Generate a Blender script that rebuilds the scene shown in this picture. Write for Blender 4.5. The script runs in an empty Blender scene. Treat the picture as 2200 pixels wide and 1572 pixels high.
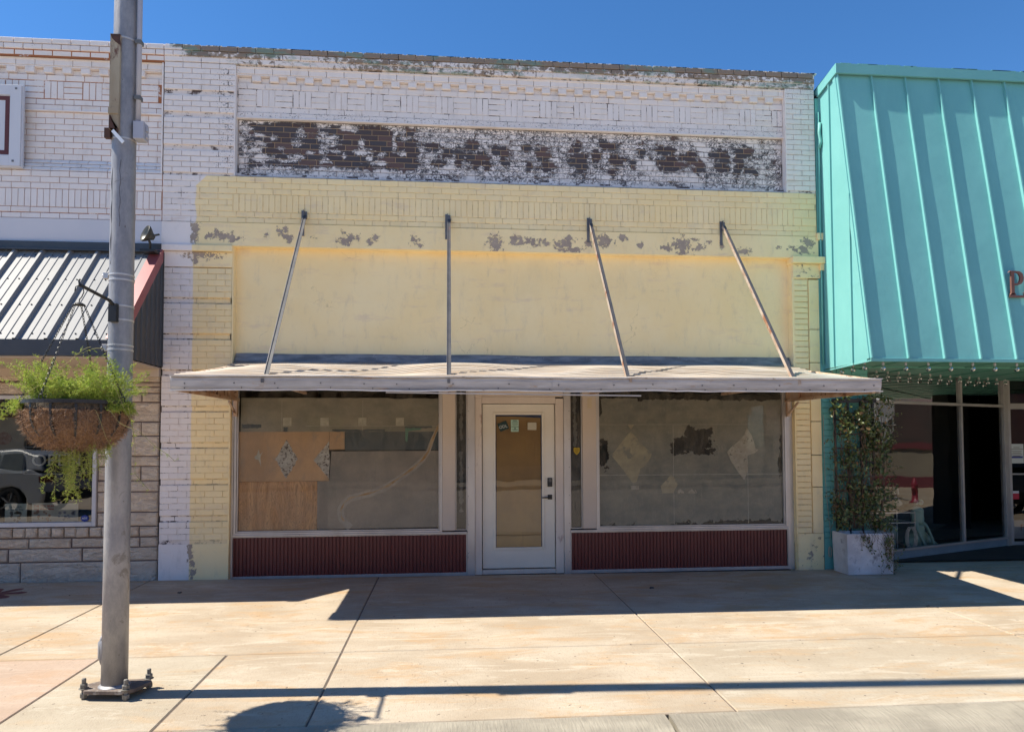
import bpy, bmesh, math, random
from mathutils import Vector, noise as mnoise
random.seed(7)
R = math.radians
S = bpy.context.scene
COL = S.collection
# ------------------------------------------------------------------ camera
FPX, SYP, PW, PH = 1496.13, 108.54, 2200.0, 1572.0
CR = Vector((0.99595, -0.08988, -0.00352)); CU = Vector((0.00012, -0.03781, 0.99929)); CF = Vector((0.08995, 0.99523, 0.03764))
CP = Vector((0.0, -8.5785, 1.6044))
cam = bpy.data.objects.new("camera", bpy.data.cameras.new("camera")); COL.objects.link(cam)
from mathutils import Matrix
mw = Matrix.Identity(4)
for i in range(3):
    mw[i][0] = CR[i]; mw[i][1] = CU[i]; mw[i][2] = -CF[i]; mw[i][3] = CP[i]
cam.matrix_world = mw
cam.data.sensor_width = 36; cam.data.sensor_fit = 'HORIZONTAL'
cam.data.lens = FPX / PW * 36; cam.data.shift_y = SYP / PW
cam.data.clip_start = .05; cam.data.clip_end = 600
S.camera = cam
# ------------------------------------------------------------------ world, sun
SX, SY = 0.685, -0.030          # ground shadow of a 1 m post
elev = math.atan(1 / math.hypot(SX, SY))
w = bpy.data.worlds.new("World"); S.world = w; w.use_nodes = True
nt = w.node_tree
sky = nt.nodes.new('ShaderNodeTexSky'); sky.sky_type = 'NISHITA'; sky.sun_disc = False
sky.sun_elevation = elev; sky.sun_rotation = math.atan2(-SX, -SY)
sky.altitude = 2200; sky.air_density = 1.0; sky.dust_density = 0.0; sky.ozone_density = 4.0
nt.nodes['Background'].inputs[1].default_value = 0.10
hs = nt.nodes.new('ShaderNodeHueSaturation'); hs.inputs['Saturation'].default_value = 1.2
nt.links.new(sky.outputs[0], hs.inputs['Color']); nt.links.new(hs.outputs[0], nt.nodes['Background'].inputs[0])
sun = bpy.data.objects.new("sun", bpy.data.lights.new("sun", 'SUN')); COL.objects.link(sun)
sun.data.energy = 4.3; sun.data.angle = R(.5); sun.data.color = (1, .93, .80)
sun.rotation_euler = Vector((SX, SY, -1)).to_track_quat('-Z', 'Y').to_euler()
S.view_settings.view_transform = 'Standard'; S.view_settings.look = 'None'
S.view_settings.exposure = 1.05; S.view_settings.gamma = 1
S.cycles.max_bounces = 8; S.cycles.diffuse_bounces = 5; S.cycles.transparent_max_bounces = 12
S.cycles.use_denoising = True

# ------------------------------------------------------------------ measuring helpers
def at(px, py, Y=0.0):
    v = CF + CR * ((px - PW/2) / FPX) - CU * ((py - PH/2 - SYP) / FPX)
    t = (Y - CP.y) / v.y
    return CP.x + v.x * t, CP.z + v.z * t
GS, GX = 0.0147, -0.0041
def gz(x, y): return GS * y + GX * x

# ------------------------------------------------------------------ object helpers
ORG = {}
def prop(o, label=None, cat=None, group=None, kind=None):
    if label: o['label'] = label
    if cat: o['category'] = cat
    if group: o['group'] = group
    if kind: o['kind'] = kind
    return o
def thing(name, label, cat, loc=(0, 0, 0), group=None):
    o = bpy.data.objects.new(name, None); COL.objects.link(o); o.location = loc
    o.empty_display_size = .2
    ORG[o.name] = Vector(loc); return prop(o, label, cat, group)
class MB:
    def __init__(s): s.v = []; s.f = []; s.m = []; s.a = []; s.r = []
    def V(s, p, a=0., r=0.):
        s.v.append(tuple(p)); s.a.append(a); s.r.append(r); return len(s.v) - 1
    def F(s, idx, mi=0): s.f.append(tuple(idx)); s.m.append(mi)
    def poly(s, pts, mi=0, a=0., r=0.): s.F([s.V(p, a, r) for p in pts], mi)
    def box(s, x0, x1, y0, y1, z0, z1, mi=0, a=0., r=0.):
        c = [s.V((x, y, z), a, r) for x in (x0, x1) for y in (y0, y1) for z in (z0, z1)]
        for q in ((0,1,3,2),(4,6,7,5),(0,4,5,1),(2,3,7,6),(0,2,6,4),(1,5,7,3)): s.F([c[i] for i in q], mi)
    def obox(s, p0, p1, wx, wy, mi=0, up=(0, 0, 1)):   # box beam from p0 to p1
        p0 = Vector(p0); p1 = Vector(p1); d = (p1 - p0).normalized()
        u = Vector(up)
        if abs(d.dot(u)) > .98: u = Vector((0, 1, 0))
        x = d.cross(u).normalized(); y = x.cross(d)
        c = [s.V(p + x*wx*i/2 + y*wy*j/2) for p in (p0, p1) for i, j in ((-1,-1),(1,-1),(1,1),(-1,1))]
        for q in ((3,2,1,0),(4,5,6,7),(0,1,5,4),(1,2,6,5),(2,3,7,6),(3,0,4,7)): s.F([c[i] for i in q], mi)
    def tube(s, pts, r, n=8, mi=0, cap=True):
        pts = [Vector(p) for p in pts]; rings = []
        rr = r if isinstance(r, (list, tuple)) else [r] * len(pts)
        prev = None
        for i, p in enumerate(pts):
            d = (pts[min(i+1, len(pts)-1)] - pts[max(i-1, 0)]).normalized()
            u = prev if prev is not None else (Vector((0,0,1)) if abs(d.z) < .9 else Vector((1,0,0)))
            x = d.cross(u).normalized(); y = x.cross(d).normalized(); prev = y
            rings.append([s.V(p + (x*math.cos(2*math.pi*k/n) + y*math.sin(2*math.pi*k/n)) * rr[i]) for k in range(n)])
        for a, b in zip(rings, rings[1:]):
            for k in range(n): s.F((a[k], a[(k+1) % n], b[(k+1) % n], b[k]), mi)
        if cap: s.F(rings[0][::-1], mi); s.F(rings[-1], mi)
    def lathe(s, prof, c=(0,0,0), n=24, mi=0, sx=1, sy=1):
        rings = [[s.V((c[0]+r*sx*math.cos(2*math.pi*k/n), c[1]+r*sy*math.sin(2*math.pi*k/n), c[2]+z)) for k in range(n)] for r, z in prof]
        for a, b in zip(rings, rings[1:]):
            for k in range(n): s.F((a[k], a[(k+1) % n], b[(k+1) % n], b[k]), mi)
        s.F(rings[0][::-1], mi); s.F(rings[-1], mi)
    def prismy(s, pts, y0, y1, mi=0):      # outline in x,z extruded along y
        n = len(pts)
        A = [s.V((x, y0, z)) for x, z in pts]; B = [s.V((x, y1, z)) for x, z in pts]
        s.F(A, mi); s.F(B[::-1], mi)
        for i in range(n): s.F((A[i], B[i], B[(i+1) % n], A[(i+1) % n]), mi)
    def prismx(s, pts, x0, x1, mi=0):      # outline in y,z extruded along x
        n = len(pts)
        A = [s.V((x0, y, z)) for y, z in pts]; B = [s.V((x1, y, z)) for y, z in pts]
        s.F(A, mi); s.F(B[::-1], mi)
        for i in range(n): s.F((A[i], B[i], B[(i+1) % n], A[(i+1) % n]), mi)
    def gridy(s, x0, x1, z0, z1, nx, nz, y, af=None, mi=0, dy=None):
        g = [[s.V((x0+(x1-x0)*i/nx, y + (dy(x0+(x1-x0)*i/nx, z0+(z1-z0)*j/nz) if dy else 0), z0+(z1-z0)*j/nz),
              af(x0+(x1-x0)*i/nx, z0+(z1-z0)*j/nz) if af else 0) for j in range(nz+1)] for i in range(nx+1)]
        for i in range(nx):
            for j in range(nz): s.F((g[i][j], g[i+1][j], g[i+1][j+1], g[i][j+1]), mi)
    def brick(s, x0, x1, z0, z1, yf, yb, b=.004, af=None, n=(1, 1), tilt=0., mi=0, topslope=0.):
        r = random.random(); nx, nz = n
        j = random.uniform(-.0015, .0015); yf += j
        def A(x, z): return af(x, z) if af else 0.
        def yt(z): return yf + tilt * (z - z0) / (z1 - z0)
        jx = random.uniform(-.001, .001)
        g = [[None]*(nz+1) for _ in range(nx+1)]
        for i in range(nx+1):
            for k in range(nz+1):
                x = x0+b+jx+(x1-x0-2*b)*i/nx; z = z0+b+(z1-z0-2*b)*k/nz
                g[i][k] = s.V((x, yt(z), z), A(x, z), r)
        for i in range(nx):
            for k in range(nz): s.F((g[i][k], g[i+1][k], g[i+1][k+1], g[i][k+1]), mi)
        o = [s.V((x, (yt(z)) + b, z), A(x, z), r) for x, z in ((x0,z0),(x1,z0),(x1,z1),(x0,z1))]
        k_ = [s.V((x, yb, z), A(x, z), r) for x, z in ((x0,z0),(x1,z0),(x1,z1),(x0,z1))]
        ed = [[g[i][0] for i in range(nx+1)], [g[nx][k] for k in range(nz+1)], [g[i][nz] for i in range(nx, -1, -1)], [g[0][k] for k in range(nz, -1, -1)]]
        for q in range(4):
            s.F([o[q], o[(q+1) % 4]] + ed[q][::-1], mi)
            s.F((k_[q], k_[(q+1) % 4], o[(q+1) % 4], o[q]), mi)
    def build(s, name, mats, parent=None, smooth=False, attr=False, bevel=0, solid=0):
        me = bpy.data.meshes.new(name); org = ORG.get(parent.name, Vector()) if parent else Vector()
        me.from_pydata([(v[0]-org.x, v[1]-org.y, v[2]-org.z) for v in s.v], [], s.f)
        if not isinstance(mats, (list, tuple)): mats = [mats]
        for m in mats: me.materials.append(m)
        me.polygons.foreach_set('material_index', s.m)
        if attr:
            for nm, vals in (('a', s.a), ('r', s.r)):
                at_ = me.attributes.new(nm, 'FLOAT', 'POINT'); at_.data.foreach_set('value', vals)
        if smooth: me.polygons.foreach_set('use_smooth', [True]*len(me.polygons))
        me.update()
        o = bpy.data.objects.new(name, me); COL.objects.link(o)
        if parent: o.parent = parent
        ORG[o.name] = org.copy()
        if solid:
            m = o.modifiers.new('s', 'SOLIDIFY'); m.thickness = solid; m.offset = 0
        if bevel:
            m = o.modifiers.new('b', 'BEVEL'); m.width = bevel; m.segments = 2; m.limit_method = 'ANGLE'; m.angle_limit = R(40)
        return o
def fixn(o):
    bm = bmesh.new(); bm.from_mesh(o.data); bmesh.ops.recalc_face_normals(bm, faces=bm.faces); bm.to_mesh(o.data); bm.free(); return o
def text(name, s, size, loc, mt, parent, ext=.001, rot=0., bold=0., sx=1.):
    c = bpy.data.curves.new(name, 'FONT'); c.body = s; c.size = size; c.extrude = ext; c.offset = bold; c.resolution_u = 3
    c.align_x = 'CENTER'; c.align_y = 'CENTER'
    t = bpy.data.objects.new('tmp', c); COL.objects.link(t)
    me = bpy.data.meshes.new_from_object(t, depsgraph=bpy.context.evaluated_depsgraph_get())
    bpy.data.objects.remove(t); bpy.data.curves.remove(c)
    org = ORG.get(parent.name, Vector()) if parent else Vector()
    M_ = Matrix.Translation(Vector(loc) - org) @ Matrix.Rotation(rot, 4, 'Y') @ Matrix.Rotation(R(90), 4, 'X') @ Matrix.Diagonal((sx, 1, 1, 1))
    me.transform(M_); me.materials.clear(); me.materials.append(mt)
    o = bpy.data.objects.new(name, me); COL.objects.link(o); o.parent = parent; ORG[o.name] = org.copy()
    return o
def clone(o, parent=None, shift=Vector((0, 0, 0))):
    c = o.copy(); COL.objects.link(c); c.parent = parent
    if parent is None: c.location = o.location + shift
    for ch in list(o.children): clone(ch, c)
    return c

# ------------------------------------------------------------------ material helpers
class NT:
    def __init__(s, name, rough=.8, metal=0., spec=.5):
        s.m = bpy.data.materials.new(name); s.m.use_nodes = True; s.t = s.m.node_tree
        s.b = s.t.nodes['Principled BSDF']; s.b.inputs['Roughness'].default_value = rough; s.b.inputs['Metallic'].default_value = metal
        s.b.inputs['Specular IOR Level'].default_value = spec
        s.pos = s.n('ShaderNodeNewGeometry').outputs['Position']
    def n(s, t, **k):
        x = s.t.nodes.new(t)
        for a, b in k.items(): setattr(x, a, b)
        return x
    def L(s, a, b): s.t.links.new(a, b)
    def val(s, sock, v):
        if isinstance(v, (int, float)): sock.default_value = v
        elif isinstance(v, tuple): sock.default_value = v if len(v) == 4 or sock.type == 'VECTOR' else v + (1,)
        else: s.L(v, sock)
    def math(s, op, a, b=0., c=None, clamp=False):
        x = s.n('ShaderNodeMath', operation=op, use_clamp=clamp); s.val(x.inputs[0], a); s.val(x.inputs[1], b)
        if c is not None: s.val(x.inputs[2], c)
        return x.outputs[0]
    def noise(s, scale, stretch=(1, 1, 1), detail=4, rough=.55, off=(0, 0, 0), dist=0., vec=None):
        mp = s.n('ShaderNodeMapping'); s.L(vec or s.pos, mp.inputs[0]); mp.inputs['Scale'].default_value = stretch; mp.inputs['Location'].default_value = off
        x = s.n('ShaderNodeTexNoise'); s.L(mp.outputs[0], x.inputs[0]); x.inputs['Scale'].default_value = scale
        x.inputs['Detail'].default_value = detail; x.inputs['Roughness'].default_value = rough; x.inputs['Distortion'].default_value = dist
        return x.outputs[0]
    def step(s, v, lo, hi):
        x = s.n('ShaderNodeMapRange', interpolation_type='SMOOTHSTEP'); s.val(x.inputs[0], v); s.val(x.inputs[1], lo); s.val(x.inputs[2], hi)
        return x.outputs[0]
    def mix(s, f, a, b, mode='MIX'):
        x = s.n('ShaderNodeMix', data_type='RGBA', blend_type=mode)
        s.val(x.inputs[0], f); s.val(x.inputs[6], a); s.val(x.inputs[7], b); return x.outputs[2]
    def attr(s, nm): return s.n('ShaderNodeAttribute', attribute_name=nm).outputs['Fac']
    def xyz(s):
        x = s.n('ShaderNodeSeparateXYZ'); s.L(s.pos, x.inputs[0]); return x.outputs
    def col(s, c): s.val(s.b.inputs['Base Color'], c)
    def bump(s, h, d=.01, st=1.):
        x = s.n('ShaderNodeBump'); s.val(x.inputs['Height'], h); x.inputs['Distance'].default_value = d; x.inputs['Strength'].default_value = st
        s.L(x.outputs[0], s.b.inputs['Normal'])
def M(name, c1, c2=None, scale=3., rough=.8, metal=0., stretch=(1,1,1), c3=None, t3=.62, s3=6., st3=(1,1,1), w3=.04, bump=0., bs=60., bst=(1,1,1), spec=.5, off=(0,0,0)):
    k = NT(name, rough, metal, spec)
    c = c1
    if c2: c = k.mix(k.step(k.noise(scale, stretch, 5, .6, off), .32, .68), c1, c2)
    if c3: c = k.mix(k.step(k.noise(s3, st3, 7, .65, (3.1+off[0], 1.7, 5.2)), t3, t3 + w3), c, c3)
    k.col(c)
    if bump: k.bump(k.noise(bs, bst, 4), bump)
    return k.m

WHITE = (.80, .725, .68); YEL = (.90, .70, .36); GREY = (.40, .32, .25)
def paint(k, fine=True):
    """painted wall colour from where on the wall it is: white, or the yellow coat with its ragged left and top edges"""
    X, Y, Z = k.xyz()
    e = k.math('MULTIPLY', k.math('SUBTRACT', k.noise(5, detail=5), .5), .09)
    upl = k.math('ADD', k.math('SUBTRACT', X, -3.035), e)              # upper left, ragged
    lowl = k.math('SUBTRACT', X, -3.056)
    isup = k.step(Z, 3.985, 3.99)
    dl = k.math('ADD', k.math('MULTIPLY', upl, isup), k.math('MULTIPLY', lowl, k.math('SUBTRACT', 1., isup)))
    dt = k.math('SUBTRACT', 4.842, Z)
    # rounded brush corner
    rc = k.math('SUBTRACT', dl, k.math('MAXIMUM', k.math('SUBTRACT', .13, dt), 0.))
    rc2 = k.math('ADD', k.math('MULTIPLY', rc, isup), k.math('MULTIPLY', dl, k.math('SUBTRACT', 1., isup)))
    m = k.step(k.math('MINIMUM', rc2, dt), -.006, .012)
    big = k.noise(1.3, detail=6, rough=.65)
    wh = k.mix(k.step(big, .3, .7), WHITE, (.81, .75, .72))
    ye = k.mix(k.step(big, .3, .7), YEL, (.92, .75, .43))
    c = k.mix(m, wh, ye)
    g = k.noise(9, (1, 1, .35), 6, .7, (8, 2, 1))
    c = k.mix(k.math('MULTIPLY', k.step(g, .50, .8), .32), c, (.38, .33, .30)); g2 = k.noise(3.2, (.6, 1, 2.5), 6, .7, (2, 2, 7)); c = k.mix(k.math('MULTIPLY', k.step(g2, .55, .72), .42), c, (.66, .50, .38))
    return c, m, X, Z

def mat_brick(name, expo=False, soot=True, left=False, tan=False, peel=.0):
    k = NT(name, .72); c, ym, X, Z = paint(k)
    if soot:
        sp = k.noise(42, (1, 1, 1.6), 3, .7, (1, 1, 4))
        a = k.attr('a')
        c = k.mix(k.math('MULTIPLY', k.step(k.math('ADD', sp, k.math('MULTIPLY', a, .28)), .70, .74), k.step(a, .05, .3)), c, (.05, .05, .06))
    r = k.attr('r')
    h = k.noise(15, (1, 1, 1.3), 10, .68, dist=.5)
    if expo:
        a = k.attr('a')
        v = k.math('ADD', k.math('ADD', a, k.math('MULTIPLY', k.math('SUBTRACT', r, .5), .10)), k.math('MULTIPLY', k.math('SUBTRACT', h, .5), 1.7))
        m = k.step(v, .50, .53)
        bc = k.mix(k.step(r, .3, .55), (.060, .038, .040), (.034, .030, .040)); bc = k.mix(k.step(r, .75, .8), bc, (.090, .040, .034))
        bc = k.mix(k.math('MULTIPLY', k.noise(40, detail=3), .25), bc, (.11, .085, .08))
        # tar lines left at flake edges and scribbles
        e1 = k.noise(15, (1, 1, 1.4), 7, .7, (5, 5, 5), .8)
        tl = k.math('SUBTRACT', 1., k.step(k.math('ABSOLUTE', k.math('SUBTRACT', e1, .5)), .018, .045))
        fl = k.math('MULTIPLY', k.math('SUBTRACT', 1., k.step(k.math('ABSOLUTE', k.math('SUBTRACT', v, .50)), .03, .15)), .9)
        gate = k.step(k.math('ADD', k.math('ADD', a, .10), k.math('MULTIPLY', k.math('SUBTRACT', k.noise(4, detail=3, off=(9,9,9)), .5), 1.6)), .10, .42)
        c = k.mix(k.math('MULTIPLY', k.math('MAXIMUM', tl, fl), gate), c, (.035, .033, .038))
        c = k.mix(m, c, bc)
        k.bump(k.math('MULTIPLY', m, -1.), .002, .8)
    elif tan:
        a = k.attr('a')
        v = k.math('ADD', a, k.math('MULTIPLY', k.math('SUBTRACT', h, .5), 1.5))
        bc = k.mix(r, (.27, .20, .145), (.19, .145, .11))
        c = k.mix(k.step(v, .45, .6), c, bc)
        gr = k.math('MULTIPLY', k.step(k.noise(2.2, (1, 1, 3), 6, .7, (4, 0, 2)), .50, .60), k.step(a, .2, .4))
        c = k.mix(k.math('MULTIPLY', gr, .6), c, (.13, .26, .21))
        bl = k.math('MULTIPLY', k.step(k.noise(9, (1, 1, 2), 6, .75, (14, 0, 2)), .62, .66), k.math('MULTIPLY', k.step(a, .1, .3), k.math('SUBTRACT', 1., k.step(a, .6, .8))))
        c = k.mix(bl, c, (.06, .06, .065))
        k.bump(k.noise(70), .003)
    else:
        chip = k.math('MULTIPLY', k.step(k.noise(16, (1, 1, 2.2), 9, .8, (6, 1, 9)), .635, .66), k.math('SUBTRACT', 1., ym))
        c = k.mix(k.math('MULTIPLY', chip, .75), c, (.20, .14, .12))
        k.bump(k.noise(70), .003)
    # brick to brick tone
    c = k.mix(k.math('MULTIPLY', r, .10), c, (.38, .34, .32))
    k.col(c); return k.m
def mat_mortar(name, left=False, dark=False):
    k = NT(name, .9); c, ym, X, Z = paint(k)
    n1 = k.noise(7, (1, 1, 1), 8, .75, (2, 7, 1))
    lo = .37 if left else .50
    crack = k.step(n1, lo, lo + .08)
    if not left: crack = k.math('MULTIPLY', crack, k.math('SUBTRACT', 1., k.math('MULTIPLY', ym, .6)))
    cc = (.36, .13, .05) if left else (.085, .06, .055)
    base = k.mix(.22, c, (.42, .31, .25)) if not left else k.mix(.22, c, (.42, .24, .17))
    c = k.mix(crack, base, cc)
    if dark:
        a = k.attr('a')
        v = k.math('ADD', a, k.math('MULTIPLY', k.math('SUBTRACT', k.noise(15, (1, 1, 1.3), 10, .68, dist=.5), .5), 1.7))
        c = k.mix(k.step(v, .50, .53), k.mix(.5, c, (.06, .055, .06)), (.36, .25, .155))
    k.col(c); return k.m
MBR = mat_brick('painted_brick'); MBRL = mat_brick('painted_brick_left'); MDARK = mat_brick('flaking_brick', expo=True, soot=False)
MTAN = mat_brick('bare_coping_brick', soot=False, tan=True)
MMO = mat_mortar('mortar'); MMOL = mat_mortar('mortar_left', True); MMOD = mat_mortar('mortar_bare', dark=True)
def mat_stucco(name, peel=True):
    k = NT(name, .8); c, ym, X, Z = paint(k)
    if peel:
        a = k.attr('a')
        v = k.math('ADD', k.math('MULTIPLY', a, .78), k.math('MULTIPLY', k.math('SUBTRACT', k.noise(17, detail=9, rough=.72), .5), 2.3))
        m = k.step(v, .5, .52)
        g = k.mix(k.step(k.noise(6), .4, .6), GREY, (.33, .265, .215))
        c = k.mix(m, c, g); k.bump(k.math('ADD', k.math('MULTIPLY', m, -.6), k.math('MULTIPLY', k.noise(50), .3)), .004)
    else:
        k.bump(k.math('ADD', k.noise(2.5, detail=6), k.math('MULTIPLY', k.noise(60, detail=3), .10)), .012)
        cr = k.n('ShaderNodeTexVoronoi', feature='DISTANCE_TO_EDGE'); cr.inputs['Scale'].default_value = 1.1
        mp = k.n('ShaderNodeVectorMath', operation='ADD'); k.L(k.pos, mp.inputs[0])
        nz = k.n('ShaderNodeTexNoise'); nz.inputs['Scale'].default_value = 3; nz.inputs['Detail'].default_value = 6; k.L(k.pos, nz.inputs[0]); k.L(nz.outputs[1], mp.inputs[1]); k.L(mp.outputs[0], cr.inputs[0])
        m = k.math('MULTIPLY', k.math('SUBTRACT', 1., k.step(cr.outputs['Distance'], .0015, .005)), k.step(k.noise(1.1, off=(7, 7, 7)), .52, .6))
        c = k.mix(k.math('MULTIPLY', m, .45), c, (.38, .29, .15))
        c = k.mix(k.math('MULTIPLY', k.step(k.noise(1.6, (1, 1, .5), 6, .7, (3, 3, 3)), .5, .75), .25), c, (.66, .52, .28))
    k.col(c); return k.m
MST = mat_stucco('peeling_stucco'); MPAN = mat_stucco('yellow_stucco', False)

def attr_mat(name, ca, cb, cedge=None, amp=1., sc=8., rough=.85, n1=None, spec=.3, thr=.5):
    """two looks split by a vertex mask broken up with noise"""
    k = NT(name, rough, spec=spec)
    a = k.attr('a'); v = k.math('ADD', a, k.math('MULTIPLY', k.math('SUBTRACT', k.noise(sc, detail=8, rough=.65), .5), amp))
    base = k.mix(k.step(k.noise(3.5, (1, 1, 1.5), 7, .68), .3, .7), ca, n1 or ca)
    base = k.mix(k.math('MULTIPLY', k.step(k.noise(30, (1, 1, .3), 5, .7), .5, .8), .3), base, tuple(min(1, x*1.6) for x in ca))
    k.col(k.mix(k.step(v, thr, thr + .03), base, cb)); return k.m

MAWN = NT('weathered_galvanised_sheet', .42, .35)
def _aw(k):
    s1 = k.noise(2.2, (.5, 3, 3), 7, .7); s2 = k.noise(7, (.25, 3, 3), 6, .7, (4, 4, 4))
    c = k.mix(k.step(s1, .35, .65), (.70, .65, .59), (.56, .46, .36))
    c = k.mix(k.math('MULTIPLY', k.step(s2, .52, .72), .8), c, (.62, .40, .22))
    c = k.mix(k.math('MULTIPLY', k.step(k.noise(5, (.3, 3, 3), 6, .7, (9, 1, 4)), .62, .72), .6), c, (.30, .28, .27))
    c = k.mix(k.math('MULTIPLY', k.step(k.math('ADD', k.attr('a'), k.math('MULTIPLY', k.math('SUBTRACT', k.noise(6, (.3, 2, 2)), .5), .8)), .40, .62), .85), c, (.15, .12, .10))  # stripes on rib fronts: valley dirt plus painted shading between ribs
    k.col(c); k.bump(k.noise(25, (.4, 2, 2)), .004)
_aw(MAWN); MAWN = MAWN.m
MFAS = M('aged_zinc_trim', (.50, .48, .47), (.36, .34, .335), 5, .5, .15, (.5, 1, 4), c3=(.38, .27, .19), t3=.58, s3=5, st3=(1, 1, 4), w3=.12, bump=.003, bs=30)
MFLASH = M('lead_flashing', (.13, .13, .135), (.27, .265, .26), 7, .6, .1, (.6, 1, 2.5), c3=(.52, .49, .45), t3=.66, s3=26, w3=.02, bump=.006, bs=14)
MUNDER = M('rusty_sheet', (.46, .28, .17), (.58, .45, .33), 5, .8, .1, c3=(.16, .08, .05), t3=.58, s3=9)
MROD = M('galvanised_steel', (.12, .12, .13), (.19, .18, .18), 6, .5, .4, c3=(.30, .15, .08), t3=.60, s3=8, st3=(1, 1, .5), w3=.1)
MRDK = M('shaded_galvanised_flange', (.055, .055, .062), (.09, .088, .09), 6, .55, .2, c3=(.16, .08, .05), t3=.60, s3=8, st3=(1, 1, .5), w3=.1)  # shade of the angle's front leg painted in as a darker steel
MRODR = M('sunlit_rusting_steel', (.46, .39, .32), (.34, .23, .16), 6, .6, .2, c3=(.28, .12, .06), t3=.52, s3=6, st3=(1, 1, .5), w3=.1)  # rust colours, with the sunlit leg's brightness put into the tan
MALU = M('aged_aluminium', (.58, .55, .52), (.48, .45, .42), 4, .42, .45, (1, 1, .4), c3=(.36, .30, .27), t3=.66, s3=14, st3=(1, 1, .4))
MCASE = M('beige_painted_trim', (.72, .64, .55), (.64, .55, .47), 3, .6, 0, (1, 1, .4), c3=(.42, .30, .25), t3=.62, s3=3.5, st3=(1.4, 1, .5), w3=.08, bump=.002)
MPOST = M('tan_painted_panel', (.62, .52, .42), (.56, .47, .38), 2.5, .6, 0, (1, 1, .4), bump=.001)
MDOOR = M('cream_door_paint', (.78, .73, .62), (.73, .68, .58), 2, .45, 0, bump=.001, c3=(.46, .42, .38), t3=.72, s3=9)
MRED = M('maroon_ribbed_metal', (.125, .022, .020), (.15, .034, .028), 6, .45, 0, (3, 1, .4), c3=(.14, .06, .05), t3=.66, s3=14, st3=(2, 1, .3))
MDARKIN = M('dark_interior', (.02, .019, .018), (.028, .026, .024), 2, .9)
MBLK = M('black_metal', (.012, .012, .013), (.022, .022, .022), 12, .5)
MPLY = NT('plywood', .7, spec=.2)
def _ply(k):
    g = k.noise(2.6, (1.6, 1, .30), 3, .5, (0, 0, 0), 2.6)
    c = k.mix(k.step(g, .35, .65), (.64, .36, .17), (.52, .27, .12))
    rg = k.math('SINE', k.math('MULTIPLY', g, 95.)); c = k.mix(k.math('MULTIPLY', k.step(rg, .2, 1.), .55), c, (.26, .135, .065))
    c = k.mix(k.math('MULTIPLY', k.step(k.noise(30, (2.2, 1, .10), 3, .6, (3, 3, 3), .3), .5, .62), .25), c, (.22, .12, .06)); kn = k.step(k.noise(3.4, (1, 1, 1), 0, .5, (9, 2, 4)), .74, .78); c = k.mix(kn, c, (.12, .05, .03))
    k.col(c)
_ply(MPLY); MPLY = MPLY.m
MPLYP = M('weathered_ply', (.60, .37, .20), (.46, .285, .16), 2.2, .8, 0, (1, 1, .6), c3=(.34, .27, .20), t3=.55, s3=4, st3=(1, 1, .6), w3=.2)
MPAP = M('grey_kraft_paper', (.34, .30, .235), (.25, .23, .185), 3.5, .85, 0, (1, 1, 1.5), c3=(.22, .21, .18), t3=.62, s3=16, w3=.2, spec=.2)
MPAP2 = M('brown_grey_paper', (.38, .31, .245), (.27, .235, .195), 2.5, .85, 0, c3=(.24, .21, .18), t3=.62, s3=14, w3=.2, spec=.2)
MSCR = M('scraped_glue', (.58, .53, .46), (.42, .37, .31), 18, .85, 0, c3=(.12, .09, .075), t3=.55, s3=42, w3=.03)
MTAPE = M('pale_tape', (.55, .50, .40), (.42, .38, .30), 20, .8)
MCHALK = M('dark_slate_board', (.075, .085, .085), (.09, .10, .10), 3, .6, c3=(.09, .11, .11), t3=.66, s3=30, w3=.15)
MGRN = M('faded_green_tape', (.10, .24, .17), (.13, .27, .20), 8, .8)
MGLUE = M('amber_glue', (.40, .21, .06), (.52, .38, .24), 9, .7)
MGLUE2 = M('smeared_glue', (.46, .39, .32), (.38, .32, .26), 9, .85)
MFOAM = M('dusty_glass_dirt', (.05, .05, .045), (.10, .095, .085), 6, .9)
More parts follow.
